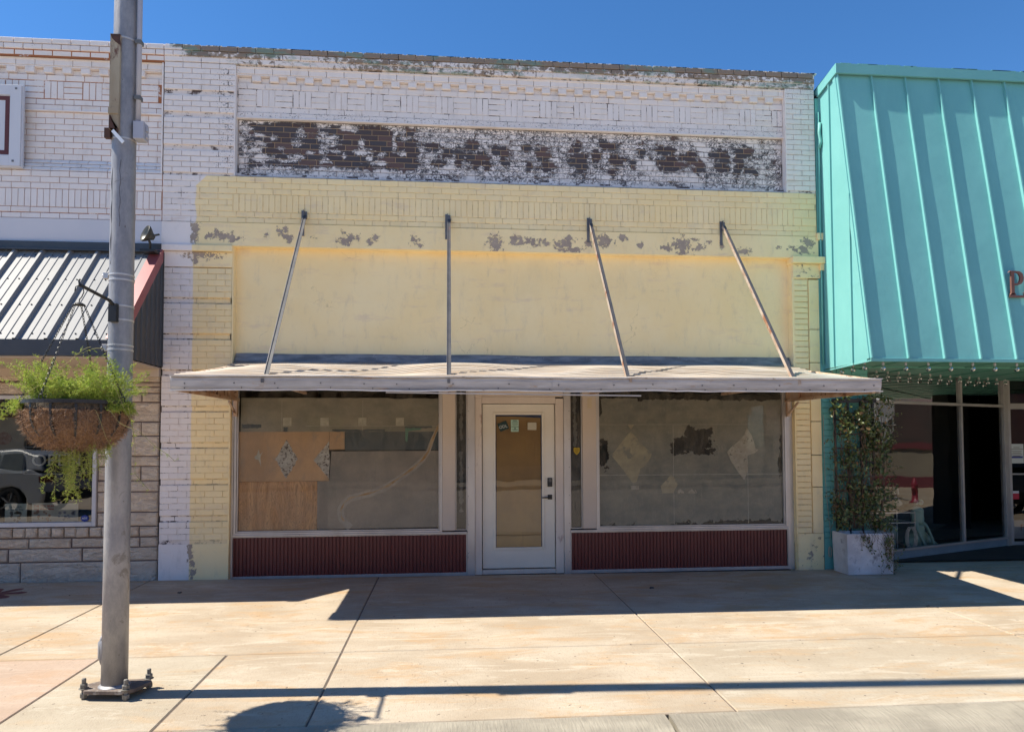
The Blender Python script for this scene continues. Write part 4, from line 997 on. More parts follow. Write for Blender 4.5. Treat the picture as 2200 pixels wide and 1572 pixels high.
a_ = [m.V(Vector((x, -.005, TZ)) + nr*h) for x, h in pts]; b_ = [m.V(Vector((x, EY, EZ)) + nr*h) for x, h in pts]
for i in range(len(pts)-1): m.F((a_[i], a_[i+1], b_[i+1], b_[i]))
m.build('roof_sheet', MR, RF)
m = MB()
x = -3.47-.09
while x > -7:
    for t_ in (.08, .36, .64, .93):
        for dx in (0, -.12):
            p = Vector((x+dx, EY*t_, TZ+(EZ-TZ)*t_)) + nr*.003; m.box(p.x-.006, p.x+.006, p.y-.008, p.y+.004, p.z-.006, p.z+.006)
    x -= .3075
m.build('roof_screw', MBLK, RF)['kind'] = 'stuff'
m = MB(); m.box(LX, -3.40, -.06, -.011, 3.885, 3.978); m.box(LX, -3.40, -.10, -.058, 3.868, 3.888); m.build('top_flashing', MRF, RF)
m = MB(); m.box(LX, -3.39, EY-.03, EY-.01, 2.525, EZ+.012); m.box(LX, -3.39, EY-.03, EY+.03, 2.510, 2.524); m.build('fascia', MRF, RF)
m = MB(); pts = []; y = 0.
while y > EY:
    for u, h in ((0, 0), (.02, .012), (.045, .012), (.06, 0), (.12, 0)): pts.append((max(y-u, EY), h))
    y -= .13
lo = [m.V((-3.40+h, y, 2.515)) for y, h in pts]; hi = [m.V((-3.40+h, y, TZ+(EZ-TZ)*y/EY)) for y, h in pts]
for i in range(len(pts)-1): m.F((lo[i], lo[i+1], hi[i+1], hi[i]))
m.box(-3.402, -3.38, -.012, -.03, 2.515, 3.88)
m.build('end_panel', MRF, RF)
m = MB()
for (u0, u1, n0, n1) in ((-.125, .0, .040, .048), (-.008, .0, -.06, .0402)):
    p = [Vector((-3.385+u, 0, TZ)) + nr*n for u, n in ((u0, n0), (u1, n0), (u1, n1), (u0, n1))]; q = [Vector((-3.385+u, EY-.02, EZ-.005)) + nr*n for u, n in ((u0, n0), (u1, n0), (u1, n1), (u0, n1))]
    A_ = [m.V(v) for v in p]; B_ = [m.V(v) for v in q]; m.F(A_); m.F(B_[::-1])
    for i in range(4): m.F((A_[i], B_[i], B_[(i+1) % 4], A_[(i+1) % 4]))
m.build('red_trim', MRT, RF)
m = MB(); m.box(LX, -3.41, EY+.0, .03, 2.492, 2.508); m.box(LX, -3.42, -.02, .04, 2.40, 2.491); m.build('soffit_board', M('tan_soffit', (.45, .37, .29), (.50, .41, .33), 2, .8), RF)
# framed sign
sx1, sz1 = at(50, 183, -.05); sx0, sz0 = -7.2, at(50, 360, -.05)[1]
SG = thing('framed_sign', 'white wooden sign board with a maroon border line on upper left brick wall', 'sign', (-6.1, -.03, sz0))
MW = M('white_board_paint', (.62, .62, .66), (.58, .58, .62), 2, .6, 0, (1, 1, .3))
m = MB(); m.box(sx0, sx1, -.045, -.005, sz0, sz1); m.build('backboard', MW, SG, bevel=.004)
m = MB(); frame_rect(m, sx0, sx1-.012, sz0+.012, sz1-.005, .125, -.062, -.0455); m.build('frame', MW, SG, bevel=.003)
m = MB(); frame_rect(m, sx0+.13, sx1-.145, sz0+.15, sz1-.14, .048, -.0505, -.0455); m.build('border_line', M('maroon_paint', (.10, .03, .035), (.12, .04, .045), 8), SG)
m = MB()
for x, z in ((sx1-.07, sz1-.05), (sx1-.09, sz0+.07)): m.lathe([(.014, -.01), (.014, 0), (.006, .008)], (0, 0, 0), 10) if 0 else m.box(x-.011, x+.011, -.068, -.062, z-.011, z+.011)
m.build('screw', MROD, SG)
# flood lamp
fx, fz = at(305, 512, -.35)
FL = thing('flood_lamp', 'black flood lamp on the top corner of the left metal roof', 'lamp', (-3.52, -.12, 3.87))
m = MB()
ax = Vector((-.55, -.55, .25)).normalized(); c0 = Vector((-3.47, -.30, 4.02))
u = ax.cross(Vector((0, 0, 1))).normalized(); v = u.cross(ax)
rings = []
for r_, t_ in ((.0, -.09), (.03, -.09), (.045, -.06), (.075, -.03), (.098, .0), (.10, .02), (.094, .022), (.07, .0), (.0, -.02)):
    rings.append([m.V(c0 + ax*t_ + (u*math.cos(k*math.pi/9) + v*math.sin(k*math.pi/9))*max(r_, .001)) for k in range(18)])
for a_, b_ in zip(rings, rings[1:]):
    for k in range(18): m.F((a_[k], a_[(k+1) % 18], b_[(k+1) % 18], b_[k]))
m.build('lamp_head', M('dark_green_black', (.03, .032, .025), (.05, .05, .04), 9, .4), FL, smooth=True)
m = MB(); m.tube([(-3.46, -.27, 3.98), (-3.45, -.24, 3.92), (-3.47, -.20, 3.86)], .014, 8); m.box(-3.56, -3.40, -.26, -.10, 3.83, 3.86); m.tube([(-3.40, -.25, 4.02), (-3.36, -.22, 4.04)], .012, 6)
m.build('mount', MBLK, FL)
# things in the left window
def prop_sheet(name, x0, x1, z0, z1, y, mt, lab, cat, group=None, tilt=.03):
    t = thing(name, lab, cat, ((x0+x1)/2, y, z0), group); m = MB()
    m.obox(((x0+x1)/2, y, z0), ((x0+x1)/2, y+tilt, z1), x1-x0, .008, 0, (0, 1, 0)) if 0 else m.box(x0, x1, y, y+.008, z0, z1)
    m.build('board', mt, t); return t
MPOS = M('aqua_poster', (.30, .38, .36), (.36, .42, .40), 8, .8); MPOS2 = M('cream_poster', (.42, .42, .36), (.36, .38, .34), 8, .8)
def zo1(x, y, Y=.2): return at(x/3.657, 830+y/3.657, Y)
for i, (xa, xb_, ya, yb_, mt, lab) in enumerate(((40, 208, 920, 1062, MPOS, 'aqua book with dark lettering standing in left shop window'), (252, 440, 915, 1062, MPOS2, 'pale book with red lettering standing in left shop window'), (442, 612, 918, 1062, MPOS2, 'pale book with a grey flower picture beside the red-lettered book'))):
    x0, z1 = zo1(xa, ya); x1_, z0 = zo1(xb_, yb_); t = prop_sheet('picture_book', x0, x1_, .62, z1, .20, mt, lab, 'book', 'books in the left shop window'); h_ = z1-.62; cx = (x0+x1_)/2
    if i == 0: text('cover_text', 'Little Little\nLook At You', .032, (cx, .197, z1-.055), M('slate_print', (.08, .13, .16)), t)
    if i == 1: text('cover_text', 'THE TOY BEAR\nAnd What Next', .034, (cx, .197, z1-.055), M('red_print', (.42, .05, .04)), t)
    m = MB(); rr = random.Random(i)
    for q in range(14):
        a, b = rr.uniform(x0+.03, x1_-.04), rr.uniform(.70, .70+h_*.38); s_ = rr.uniform(.010, .022)
        m.prismy([(a+s_*math.cos(k), b+s_*math.sin(k)) for k in (0, 1.05, 2.1, 3.14, 4.2, 5.2)], .1965, .1995)
    fixn(m.build('cover_picture', (M('print_a%d' % i, ((.18, .12, .08), (.35, .13, .08), (.16, .17, .22))[i], ((.10, .16, .18), (.20, .22, .18), (.22, .24, .30))[i], 30)), t))
nt_ = thing('open_sign', 'unlit tube lettering OPEN sign hanging inside left shop window', 'sign', (-4.45, .25, 1.5))
ox, oz = zo1(430, 583, .25); text('sign_lettering', 'OPEN', .20, (ox+.02, .25, oz), M('dim_tube', (.42, .40, .33)), nt_, .004, sx=1.1)
m = MB(); frame_rect(m, ox-.36, ox+.40, oz-.16, oz+.17, .008, .262, .272); m.build('sign_frame', M('grey_frame', (.20, .20, .20)), nt_)
m = MB()
bx, bz = at(22, 1010, .5)
gm = [(-.30, .0), (-.32, .6), (-.42, .48), (-.55, .56), (-.36, .84), (-.12, .92), (.12, .92), (.36, .84), (.55, .56), (.42, .48), (.32, .6), (.30, 0)]
m.prismy([(bx-.1+x*.8, 1.25+z*.75) for x, z in gm], .50, .56); o = m.build('hanging_shirt', M('olive_cloth', (.13, .14, .12), (.17, .18, .15), 4, .95)); fixn(o); prop(o, 'grey-green shirt with a dark round print hanging in left shop window', 'shirt')
m = MB(); m.prismy([(bx-.08+.09*math.cos(a*.524), 1.68+.08*math.sin(a*.524)) for a in range(12)], .494, .498); q = m.build('print_patch', M('dark_red_print', (.09, .03, .03), (.15, .12, .10), 30)); fixn(q); q.parent = o

# ================================================================== RIGHT BUILDING
TEAL = M('teal_sheet_metal', (.155, .41, .405), (.18, .455, .445), 1.6, .5, .0, (1, 1, .4), bump=.012, bs=1.3, spec=.2, c3=(.17, .44, .42), t3=.60, s3=2.2, st3=(2, 1, .25), w3=.2)
TEALB = M('teal_paint', (.13, .40, .36), (.15, .43, .39), 4, .6, bump=.003)
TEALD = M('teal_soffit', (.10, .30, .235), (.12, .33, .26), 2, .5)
RB = thing('corner_shop', 'shop at right with teal brick pier and angled glass entrance', 'building', (7, .5, 0))
m = MB()
zt = 2.55; q = 0
while zt > .30: course(m, 4.79, 5.42, zt-.0725, zt, .0, (q % 2)*.1, L=.205, j=.010, af=None); zt -= .0725; q += 1
backing(m, 4.785, 5.42, .25, 2.6, .012, 0); m.box(4.785, 5.42, -.006, .2, -.15, .33); m.box(5.40, 5.42, .0, .25, -.1, 2.6); m.box(4.778, 4.83, -.002, .2, 2.5, 6.1)
m.build('brick_pier', [TEALB, TEALB], RB, attr=True)
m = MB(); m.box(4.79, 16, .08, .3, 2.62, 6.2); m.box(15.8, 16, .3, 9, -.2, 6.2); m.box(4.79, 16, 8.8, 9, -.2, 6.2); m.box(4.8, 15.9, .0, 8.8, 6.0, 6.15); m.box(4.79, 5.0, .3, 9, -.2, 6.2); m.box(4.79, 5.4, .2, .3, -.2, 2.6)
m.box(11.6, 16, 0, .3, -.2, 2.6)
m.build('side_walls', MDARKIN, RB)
LA = Vector((5.35, .21, 0)); LBv = Vector((8.60, 1.52, 0)); LD = (LBv-LA).normalized(); LN = Vector((LD.y, -LD.x, 0)); LL = (LBv-LA).length
def onl(s, off, z): p = LA + LD*s + LN*off; return (p.x, p.y, z)
def lbox(m, s0, s1, o0, o1, z0, z1, mi=0):
    c = [m.V(onl(s, o_, z)) for s in (s0, s1) for o_ in (o0, o1) for z in (z0, z1)]
    for q in ((0,1,3,2),(4,6,7,5),(0,4,5,1),(2,3,7,6),(0,2,6,4),(1,5,7,3)): m.F([c[i] for i in q], mi)
MSF = M('grey_storefront_trim', (.36, .34, .32), (.30, .285, .27), 4, .5, .2); MBLU = M('blue_grey_sill', (.18, .25, .28), (.15, .21, .24), 4, .6)
sm_ = 2.335
m = MB(); lbox(m, 0, LL, -.02, .05, .105, .135); lbox(m, 0, LL, -.02, .035, 2.125, 2.165); lbox(m, sm_-.02, sm_+.02, -.02, .045, .136, 2.124); lbox(m, sm_-.02, sm_+.02, -.02, .045, 2.166, 2.58)
lbox(m, LL-.09, LL+.02, -.02, .05, -.05, 2.60); lbox(m, 0, .05, -.02, .04, .136, 2.58); lbox(m, 0, LL-.09, -.02, .04, 2.56, 2.60)
f = m.build('window', MSF, RB, bevel=.004)
g = MB(); g.poly([onl(.05, .01, .14), onl(LL-.09, .01, .14), onl(LL-.09, .01, 2.125), onl(.05, .01, 2.125)]); MG3 = glass('entrance_glass', .9); g.build('pane', MG3, f)
g = MB(); g.poly([onl(.05, .01, 2.165), onl(LL-.09, .01, 2.165), onl(LL-.09, .01, 2.56), onl(.05, .01, 2.56)]); g.build('pane', glass('transom_glass', 4.), f)
m = MB(); lbox(m, -.05, LL, -.05, .03, -.1, .104); m.build('window_sill', MBLU, RB, bevel=.004)
m = MB(); dx = 8.62; dy = 1.53
m.box(dx, dx+.075, dy-.03, dy+.05, -.05, 2.60); m.box(dx+1.05, dx+1.13, dy-.03, dy+.05, -.05, 2.60); m.box(dx+.076, dx+1.049, dy-.029, dy+.05, 2.10, 2.19); m.box(dx+.076, dx+1.049, dy-.02, dy+.04, 1.08, 1.105); m.box(dx+.076, dx+1.049, dy-.02, dy+.05, -.05, .05)
d2 = m.build('glass_door', MSF, RB, bevel=.003)
g = MB(); g.poly([(dx+.076, dy, .05), (dx+1.05, dy, .05), (dx+1.05, dy, 2.58), (dx+.076, dy, 2.58)]); g.build('door_pane', MG3, d2)
def zoR(x, y, Y): return at(1740+x/3.024, 740+y/3.024, Y)
x0, z1 = zoR(1292, 645, dy); x1_, z0 = zoR(1386, 770, dy); m = MB(); m.box(x0, x1_, dy-.012, dy-.008, z0, z1); q = m.build('door_notice', M('notice_paper', (.50, .52, .48)), d2)
m = MB(); cx = (x0+x1_)/2
for k_, w_ in ((.80, .10), (.72, .22), (.60, .16), (.52, .14), (.44, .18), (.36, .12)): m.box(cx-w_/2, cx+w_/2, dy-.014, dy-.0125, z0+(z1-z0)*k_, z0+(z1-z0)*k_+.010)
m.build('notice_print', M('notice_print', (.22, .20, .16)), q); m = MB(); m.box(cx-.10, cx+.10, dy-.014, dy-.0125, z0+.08, z0+.11); m.build('notice_print', M('navy_print', (.05, .06, .2)), q)
x0, z1 = zoR(1305, 950, dy); x1_, z0 = zoR(1355, 1003, dy); m = MB(); m.box(x0, x1_, dy-.012, dy-.008, z0, z1); m.box(x0, x1_, dy-.0135, dy-.0125, z0, z0+.09, 1); m.build('red_white_sticker', [M('sticker_white', (.55, .53, .52)), M('sticker_red', (.45, .03, .05))], d2)
x0, z1 = zoR(1312, 1140, dy+.1); m = MB(); m.box(x0, x0+.5, dy+.1, dy+.11, .08, z1); q = m.build('door_sign', M('pale_card', (.42, .38, .34), (.36, .32, .29), 6), d2); text('sign_lettering', 'FREE', .14, (x0+.28, dy+.098, z1-.12), M('rust_print', (.30, .10, .08)), q)
m = MB(); m.box(dx+1.13, 11.6, 1.5, 1.56, -.1, 2.6); m.build('shop_front', MDARKIN, RB)
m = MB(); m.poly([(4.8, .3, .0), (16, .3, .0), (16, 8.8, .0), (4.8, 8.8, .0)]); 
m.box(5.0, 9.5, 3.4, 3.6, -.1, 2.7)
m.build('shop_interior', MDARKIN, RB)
# mansard
MA = thing('teal_mansard', 'tall teal standing-seam metal mansard over the right shop', 'awning', (9, -.5, 2.5))
MX0, MX1 = 4.834, 13.0; BY, BZ, TY, TZZ = -.99, 2.56, -.40, 6.24
def fy(z): return BY + (TY-BY)*(z-BZ)/(TZZ-BZ)
m = MB(); m.gridy(MX0, MX1, BZ, TZZ, 60, 40, 0, None, 0, None)
for i, v_ in enumerate(m.v): m.v[i] = (v_[0], fy(v_[2]) + .004*mnoise.noise(Vector((v_[0]*2.2, v_[2]*1.1, 0))), v_[2])
m.build('front_sheet', TEAL, MA, smooth=True)
m = MB(); x = MX0+.006; k = 0
fn = Vector((0, -(TZZ-BZ), (TY-BY))).normalized()
while x < MX1:
    m.obox(Vector((x, BY, BZ))+fn*.016, Vector((x, TY, TZZ))+fn*.016, .018, .034, 0, fn); x += .4475
m.build('seam_rib', TEAL, MA)
m = MB(); m.poly([(MX0, .1, 2.54), (MX0, BY, 2.54), (MX0, TY, TZZ), (MX0, .1, TZZ-.06)])
m.build('side_sheet', TEAL, MA)
m = MB()
for y in (-.26, -.66): zz = TZZ if y > TY else BZ+(TZZ-BZ)*(y-BY)/(TY-BY); m.box(MX0-.022, MX0, y-.008, y+.008, 2.545, zz-.02)
m.box(MX0-.012, MX0, -.012, .09, 2.54, 6.15)
m.obox((MX0-.008, BY+.03, BZ), (MX0-.008, TY+.03, TZZ), .014, .06, 0, (0, 1, 0))
m.build('side_seam', TEAL, MA)
m = MB(); zt0 = 6.195; zt1 = 6.318
m.box(MX0-.03, MX1, TY-.065, TY-.035, zt0, zt1); m.box(MX0-.03, MX0-.008, TY-.035, .12, zt0-.035, zt1-.07) if 0 else None
m.prismx([(TY-.036, zt0), (.12, zt0-.10), (.12, zt1-.11), (TY-.036, zt1)], MX0-.03, MX0-.008)
m.poly([(MX0-.03, TY-.064, zt1), (MX1, TY-.064, zt1), (MX1, .2, zt1-.1), (MX0-.03, .2, zt1-.1)])
for i in range(60):
    x = random.uniform(MX0, MX1); m.box(x, x+random.uniform(.05, .3), TY-.067, TY-.03, zt1-.002, zt1+random.uniform(.002, .008))
m.build('top_fascia', TEAL, MA)
m = MB(); m.box(MX0, MX1, BY-.012, BY+.012, BZ-.035, BZ+.006); m.prismx([(BY+.012, BZ-.035), (.1, BZ-.055), (.1, BZ-.04), (BY+.012, BZ-.01)], MX0-.004, MX0+.012); m.build('drip_edge', TEAL, MA, bevel=.003)
m = MB()
m.box(MX0+.012, MX1, BY+.013, 1.65, BZ-.012, BZ-.002)
for s in range(12): 
    x = 5.3 + s*.62; m.obox((x, BY+.02, BZ-.018), (x+.05, 1.6, BZ-.018), .02, .012)
m.box(MX0+.02, MX1, -.30, -.27, BZ-.03, BZ-.0125)
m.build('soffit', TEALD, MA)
# lumps and a pipe where the sheet meets the brick
m = MB(); m.tube([(4.805, -.03, 2.6), (4.806, -.03, 3.9), (4.80, -.03, 4.3), (4.803, -.028, 5.0), (4.80, -.03, 5.9)], .012, 7); m.tube([(4.80, -.04, 5.42), (4.815, -.06, 5.50), (4.80, -.05, 5.62), (4.81, -.05, 5.75)], .022, 7)
m.build('pipe_run', TEALB, MA, smooth=True)
# raised letters
LT = thing('raised_letters', 'brown raised serif letters PA with an underline on the teal roof', 'sign', (6.7, fy(3.4)-.06, 3.31))
ML = M('rusty_letter', (.16, .07, .05), (.20, .09, .065), 8, .6)
def letter(name, outs, y):
    m = MB()
    for P in outs: m.prismy(P, y-.012, y+.012)
    fixn(m.build(name, ML, LT, bevel=.002))
lx, lz = 6.668, 3.350; h = .285; yl = fy(3.45)-.045
bowl = [(lx+.055, lz+h), (lx+.125, lz+h-.003), (lx+.165, lz+h-.03), (lx+.178, lz+h-.08), (lx+.172, lz+h-.12), (lx+.145, lz+h-.155), (lx+.10, lz+h-.172), (lx+.055, lz+h-.172), (lx+.055, lz+h-.150), (lx+.09, lz+h-.150), (lx+.115, lz+h-.135), (lx+.130, lz+h-.10), (lx+.130, lz+h-.065), (lx+.115, lz+h-.035), (lx+.09, lz+h-.022), (lx+.055, lz+h-.022)]
letter('letter', [[(lx+.015, lz), (lx+.056, lz), (lx+.056, lz+h), (lx+.015, lz+h)], [(lx-.005, lz-.004), (lx+.076, lz-.004), (lx+.062, lz+.018), (lx+.009, lz+.018)], [(lx-.018, lz+h-.022), (lx+.014, lz+h-.006), (lx+.014, lz+h+.001), (lx+.005, lz+h+.001)], bowl], yl)
ax_ = lx+.175; ah = .20
letter('letter', [[(ax_, lz-.004), (ax_+.06, lz-.004), (ax_+.05, lz+.014), (ax_+.012, lz+.014)], [(ax_+.015, lz+.01), (ax_+.045, lz+.01), (ax_+.125, lz+ah), (ax_+.06, lz+ah), (ax_+.055, lz+ah-.02), (ax_+.075, lz+ah-.03)], [(ax_+.09, lz+ah), (ax_+.125, lz+ah), (ax_+.21, lz), (ax_+.165, lz)], [(ax_+.05, lz+.055), (ax_+.17, lz+.055), (ax_+.165, lz+.075), (ax_+.055, lz+.075)]], yl)
letter('underline', [[(lx-.008, lz-.034), (lx+1.2, lz-.034), (lx+1.2, lz-.010), (lx-.008, lz-.010)]], yl+.002)
m = MB()
for x in (lx+.03, lx+.2, lx+.33): m.tube([(x, yl, lz+.03), (x, fy(lz)+.01, lz+.03)], .004, 6)
m.build('stud', ML, LT)
# bulbs under the soffit
MBULB = glass('bulb_glass', 2.5, (.85, .85, .8)); MSOCK = M('bulb_socket', (.42, .41, .38))
def bulb(x, y, z, label):
    t = thing('light_bulb', label, 'light bulb', (x, y, z), 'light bulbs under the right shop soffit')
    m = MB(); m.lathe([(.012, .0), (.014, -.008), (.013, -.035), (.011, -.036)], (x, y, z), 10); m.build('socket', MSOCK, t, smooth=False)
    m = MB(); m.lathe([(.010, -.034), (.014, -.044), (.024, -.056), (.029, -.072), (.026, -.088), (.014, -.099), (.002, -.102)], (x, y, z), 14); m.build('bulb', MBULB, t, smooth=True)
    return t
t0 = bulb(5.02, BY+.05, BZ-.036, 'clear bulb under the front edge of the teal roof')
for i in range(1, 14): c = clone(t0, None, Vector((i*.278, 0, 0)))
t1 = bulb(*onl(.25, .16, BZ-.012), 'clear bulb along the top of the angled shop glass')
for i in range(1, 14): p = Vector(onl(.25+i*.232, .16, BZ-.012)); clone(t1, None, p - t1.location)
t2 = bulb(MX0+.05, -.80, BZ-.014, 'clear bulb along the left side edge of the teal roof soffit')
for i in range(1, 4): clone(t2, None, Vector((0, i*.24, 0)))

# frog statue inside the window
FR = thing('frog_statue', 'pale green sitting frog statue with bulging eyes behind the angled shop glass', 'statue', (6.85, 1.15, 0))
MF = M('pale_green_ceramic', (.36, .56, .46), (.42, .62, .52), 6, .4)
def skin(name, verts, edges, rad, mt, parent, sub=2):
    me = bpy.data.meshes.new(name); org = ORG[parent.name] if parent else Vector()
    me.from_pydata([(Vector(v)-org)[:] for v in verts], edges, []); o = bpy.data.objects.new(name, me); COL.objects.link(o); o.parent = parent
    sk = o.modifiers.new('k', 'SKIN'); 
    for i, r_ in enumerate(rad): me.skin_vertices[0].data[i].radius = (r_, r_) if not isinstance(r_, tuple) else r_
    me.skin_vertices[0].data[0].use_root = True
    su = o.modifiers.new('u', 'SUBSURF'); su.levels = sub; su.render_levels = sub; me.materials.append(mt)
    sk.use_smooth_shade = True; ORG[o.name] = org.copy(); return o
fx, fy_ = 6.85, 1.15; fb = .02
V_ = [(fx, fy_, fb+.14), (fx-.01, fy_-.03, fb+.30), (fx-.03, fy_-.05, fb+.46), (fx-.04, fy_-.07, fb+.58), (fx-.05, fy_-.13, fb+.62),
      (fx-.17, fy_-.02, fb+.11), (fx-.21, fy_-.14, fb+.07), (fx+.16, fy_-.02, fb+.11), (fx+.20, fy_-.14, fb+.06), (fx+.22, fy_-.22, fb+.03), (fx-.20, fy_-.24, fb+.03),
      (fx+.07, fy_-.12, fb+.36), (fx+.11, fy_-.17, fb+.20), (fx+.12, fy_-.22, fb+.05), (fx-.10, fy_-.13, fb+.36), (fx-.08, fy_-.20, fb+.20), (fx-.02, fy_-.24, fb+.05)]
skin('body', V_, [(0,1),(1,2),(2,3),(3,4),(0,5),(5,6),(6,10),(0,7),(7,8),(8,9),(2,11),(11,12),(12,13),(2,14),(14,15),(15,16)], [.105, .085, .058, (.10, .06), (.085, .05), .085, .055, .085, .055, .028, .028, .024, .02, .026, .024, .02, .026], MF, FR)
for s_ in (-.035, .045):
    m = MB(); m.lathe([(.004, -.04), (.028, -.028), (.04, 0), (.028, .028), (.004, .04)], (fx-.04+s_, fy_-.10, fb+.70), 14); e = m.build('eye', MF, FR, smooth=True)
    m = MB(); m.lathe([(.003, -.022), (.016, -.014), (.022, 0), (.016, .014), (.003, .022)], (fx-.045+s_, fy_-.128, fb+.70), 10); m.build('pupil', M('pupil', (.5, .5, .45)), e, smooth=True)
# wire rack
WR = thing('wire_rack', 'white wire plant stand left of the frog statue behind shop glass', 'plant stand', (6.25, .95, 0))
MWW = M('white_wire', (.78, .78, .74)); m = MB()
for z in (.46, .60):
    L4 = [(5.95, .75, z), (6.55, .75, z), (6.55, 1.15, z), (5.95, 1.15, z), (5.95, .75, z)]
    for a, b in zip(L4, L4[1:]): m.tube([a, b], .008, 6)
for x, y in ((5.95, .75), (6.55, .75), (6.55, 1.15), (5.95, 1.15)): m.tube([(x, y, .62), (x, y, .03)], .008, 6)
m.build('frame', MWW, WR)
m = MB()
for k in range(3): m.tube([(6.45+.07*math.cos(a/10*math.pi*2)+k*.02, .72, .25+.16*math.sin(a/10*math.pi*2)) for a in range(11)], .006, 6)
m.build('scroll', MWW, WR)
tub = MB(); tub.lathe([(.17, .02), (.20, .40), (.205, .41), (.18, .41), (.15, .05)], (6.2, .98, 0), 20); o = tub.build('metal_tub', M('blue_grey_tub', (.20, .32, .34), (.24, .36, .38), 5)); prop(o, 'blue-grey tub under the white wire plant stand', 'tub')
rb_ = thing('rabbit_figurine', 'pale rabbit figurine with upright ears on the wire plant stand', 'figurine', (6.42, .92, .61))
skin('body', [(6.44, .94, .675), (6.42, .94, .72), (6.38, .93, .79), (6.35, .93, .80)], [(0,1),(1,2),(2,3)], [.085, .06, .045, .03], M('cream_ceramic', (.38, .36, .30)), rb_)
for s_ in (0, .05): skin('ear', [(6.37+s_, .91, .84), (6.36+s_, .92, .92), (6.35+s_, .93, .98)], [(0,1),(1,2)], [.014, .02, .008], M('cream_ceramic2', (.38, .36, .30)), rb_, 1)
# chandelier
CH = thing('chandelier', 'white curly wrought metal chandelier hanging inside the angled shop glass', 'chandelier', (6.15, 1.0, 2.2))
m = MB(); cx, cy, cz = 6.15, 1.0, 1.86
m.tube([(cx, cy, 2.55), (cx, cy, 1.58)], .008, 6); m.lathe([(.01, -.30), (.03, -.27), (.018, -.22), (.035, -.18), (.02, -.12), (.03, 0), (.012, .08)], (cx, cy, cz), 12)
m.build('stem', MWW, CH, smooth=True)
for k in range(6):
    a = k*math.pi/3+.3; dx_, dy_ = math.cos(a), math.sin(a); P = [(0, -.20), (.06, -.27), (.13, -.26), (.18, -.19), (.20, -.10), (.17, -.05), (.13, -.07), (.13, -.11)]
    m = MB(); m.tube([(cx+dx_*r_, cy+dy_*r_, cz+z) for r_, z in P], .008, 6); m.tube([(cx+dx_*r_, cy+dy_*r_, cz+z) for r_, z in ((.19, -.16), (.23, -.10), (.23, -.03))], .007, 6)
    m.lathe([(.005, -.03), (.04, -.02), (.042, -.015), (.012, -.01), (.012, .06), (.004, .09)], (cx+dx_*.23, cy+dy_*.23, cz), 10)
    m.tube([(cx+dx_*r_, cy+dy_*r_, cz+z) for r_, z in ((.01, .10), (.07, .12), (.10, .05), (.06, .0), (.02, -.05))], .006, 6); m.build('arm', MWW, CH, smooth=True)

# ================================================================== POLE
PXc, PYc = -2.197, -3.708; gp = gz(PXc, PYc)
PO = thing('street_pole', 'tall scuffed galvanised steel pole bolted to the sidewalk at left', 'pole', (PXc, PYc, gp))
MPO = NT('galvanised_pole', .5, .25)
def _po(k):
    n1 = k.noise(5, (2, 2, .9), 8, .74); n2 = k.noise(14, (1, 1, .12), 6, .7, (2, 2, 2))
    c = k.mix(k.step(n1, .32, .68), (.22, .22, .235), (.34, .33, .33)); c = k.mix(k.math('MULTIPLY', k.step(n2, .5, .75), .5), c, (.18, .165, .155))
    c = k.mix(k.math('MULTIPLY', k.step(k.noise(4.2, (1.5, 1.5, 1), 9, .75, (7, 1, 3), 1), .58, .66), .6), c, (.12, .105, .09))
    c = k.mix(k.math('MULTIPLY', k.step(k.noise(30, (1.2, 1.2, .5), 4, .7, (3, 8, 3)), .70, .73), .8), c, (.10, .07, .055)); k.col(c); k.bump(k.noise(35, (1, 1, .4)), .0015)
_po(MPO); MPO = MPO.m
m = MB(); n = 40; H_ = 11.5
m.lathe([(.0795, .062), (.078, 1.0), (.0755, 2.4), (.0735, 4.6), (.066, H_)], (PXc, PYc, gp), 40)
po = m.build('shaft', MPO, PO, smooth=True)
# base plate: rhomb with clipped corners, standing on bolts
m = MB(); bp = []
for a, r_ in ((180, .215), (222, .195), (-58, .20), (-35, .20), (0, .0), (22, .235), (44, .235), (60, .17), (120, .185), (150, .19)):
    if r_: bp.append((PXc-.002+r_*math.cos(R(a))*.98, PYc+r_*math.sin(R(a))*.74))
A_ = [m.V((x, y, gp+.040)) for x, y in bp]; B_ = [m.V((x, y, gp+.066)) for x, y in bp]
m.F(A_[::-1]); m.F(B_)
for i in range(len(bp)): m.F((A_[i], A_[(i+1) % len(bp)], B_[(i+1) % len(bp)], B_[i]))
MPL = M('rusty_base_plate', (.19, .15, .125), (.13, .10, .085), 9, .75, .2, c3=(.30, .27, .24), t3=.56, s3=13, w3=.1, bump=.003, bs=60)
m.build('base_plate', MPL, PO, bevel=.004)
m = MB(); m.lathe([(.100, .063), (.094, .070), (.081, .082)], (PXc, PYc, gp), 30); m.build('weld_collar', MPO, po, smooth=True)
MNUT = M('zinc_nut', (.24, .23, .21), (.17, .16, .14), 20, .6, .4)
for dx_, dy_ in ((-.165, -.055), (.118, -.105), (.175, .105), (-.115, .120)):
    bx_, by_ = PXc+dx_, PYc+dy_; m = MB()
    def hexn(z0, z1, r_): m.lathe([(r_, z0), (r_, z1)], (bx_, by_, gp), 6)
    m.lathe([(.030, .067), (.030, .072)], (bx_, by_, gp), 16); hexn(.0725, .098, .024); hexn(.012, .039, .024); m.lathe([(.0135, -.005), (.0135, .130), (.011, .134)], (bx_, by_, gp), 10)
    m.build('bolt', MNUT, PO, bevel=.0015)
def band(z, rr, h=.014, mt=MPO, name='strap'):
    m = MB(); rz = .0755 if z < 3 else .0735; m.lathe([(rz+.0005, z-h/2), (rz+rr, z-h/2+.001), (rz+rr, z+h/2-.001), (rz+.0005, z+h/2)], (PXc, PYc, 0), 32); return m.build(name, mt, PO)
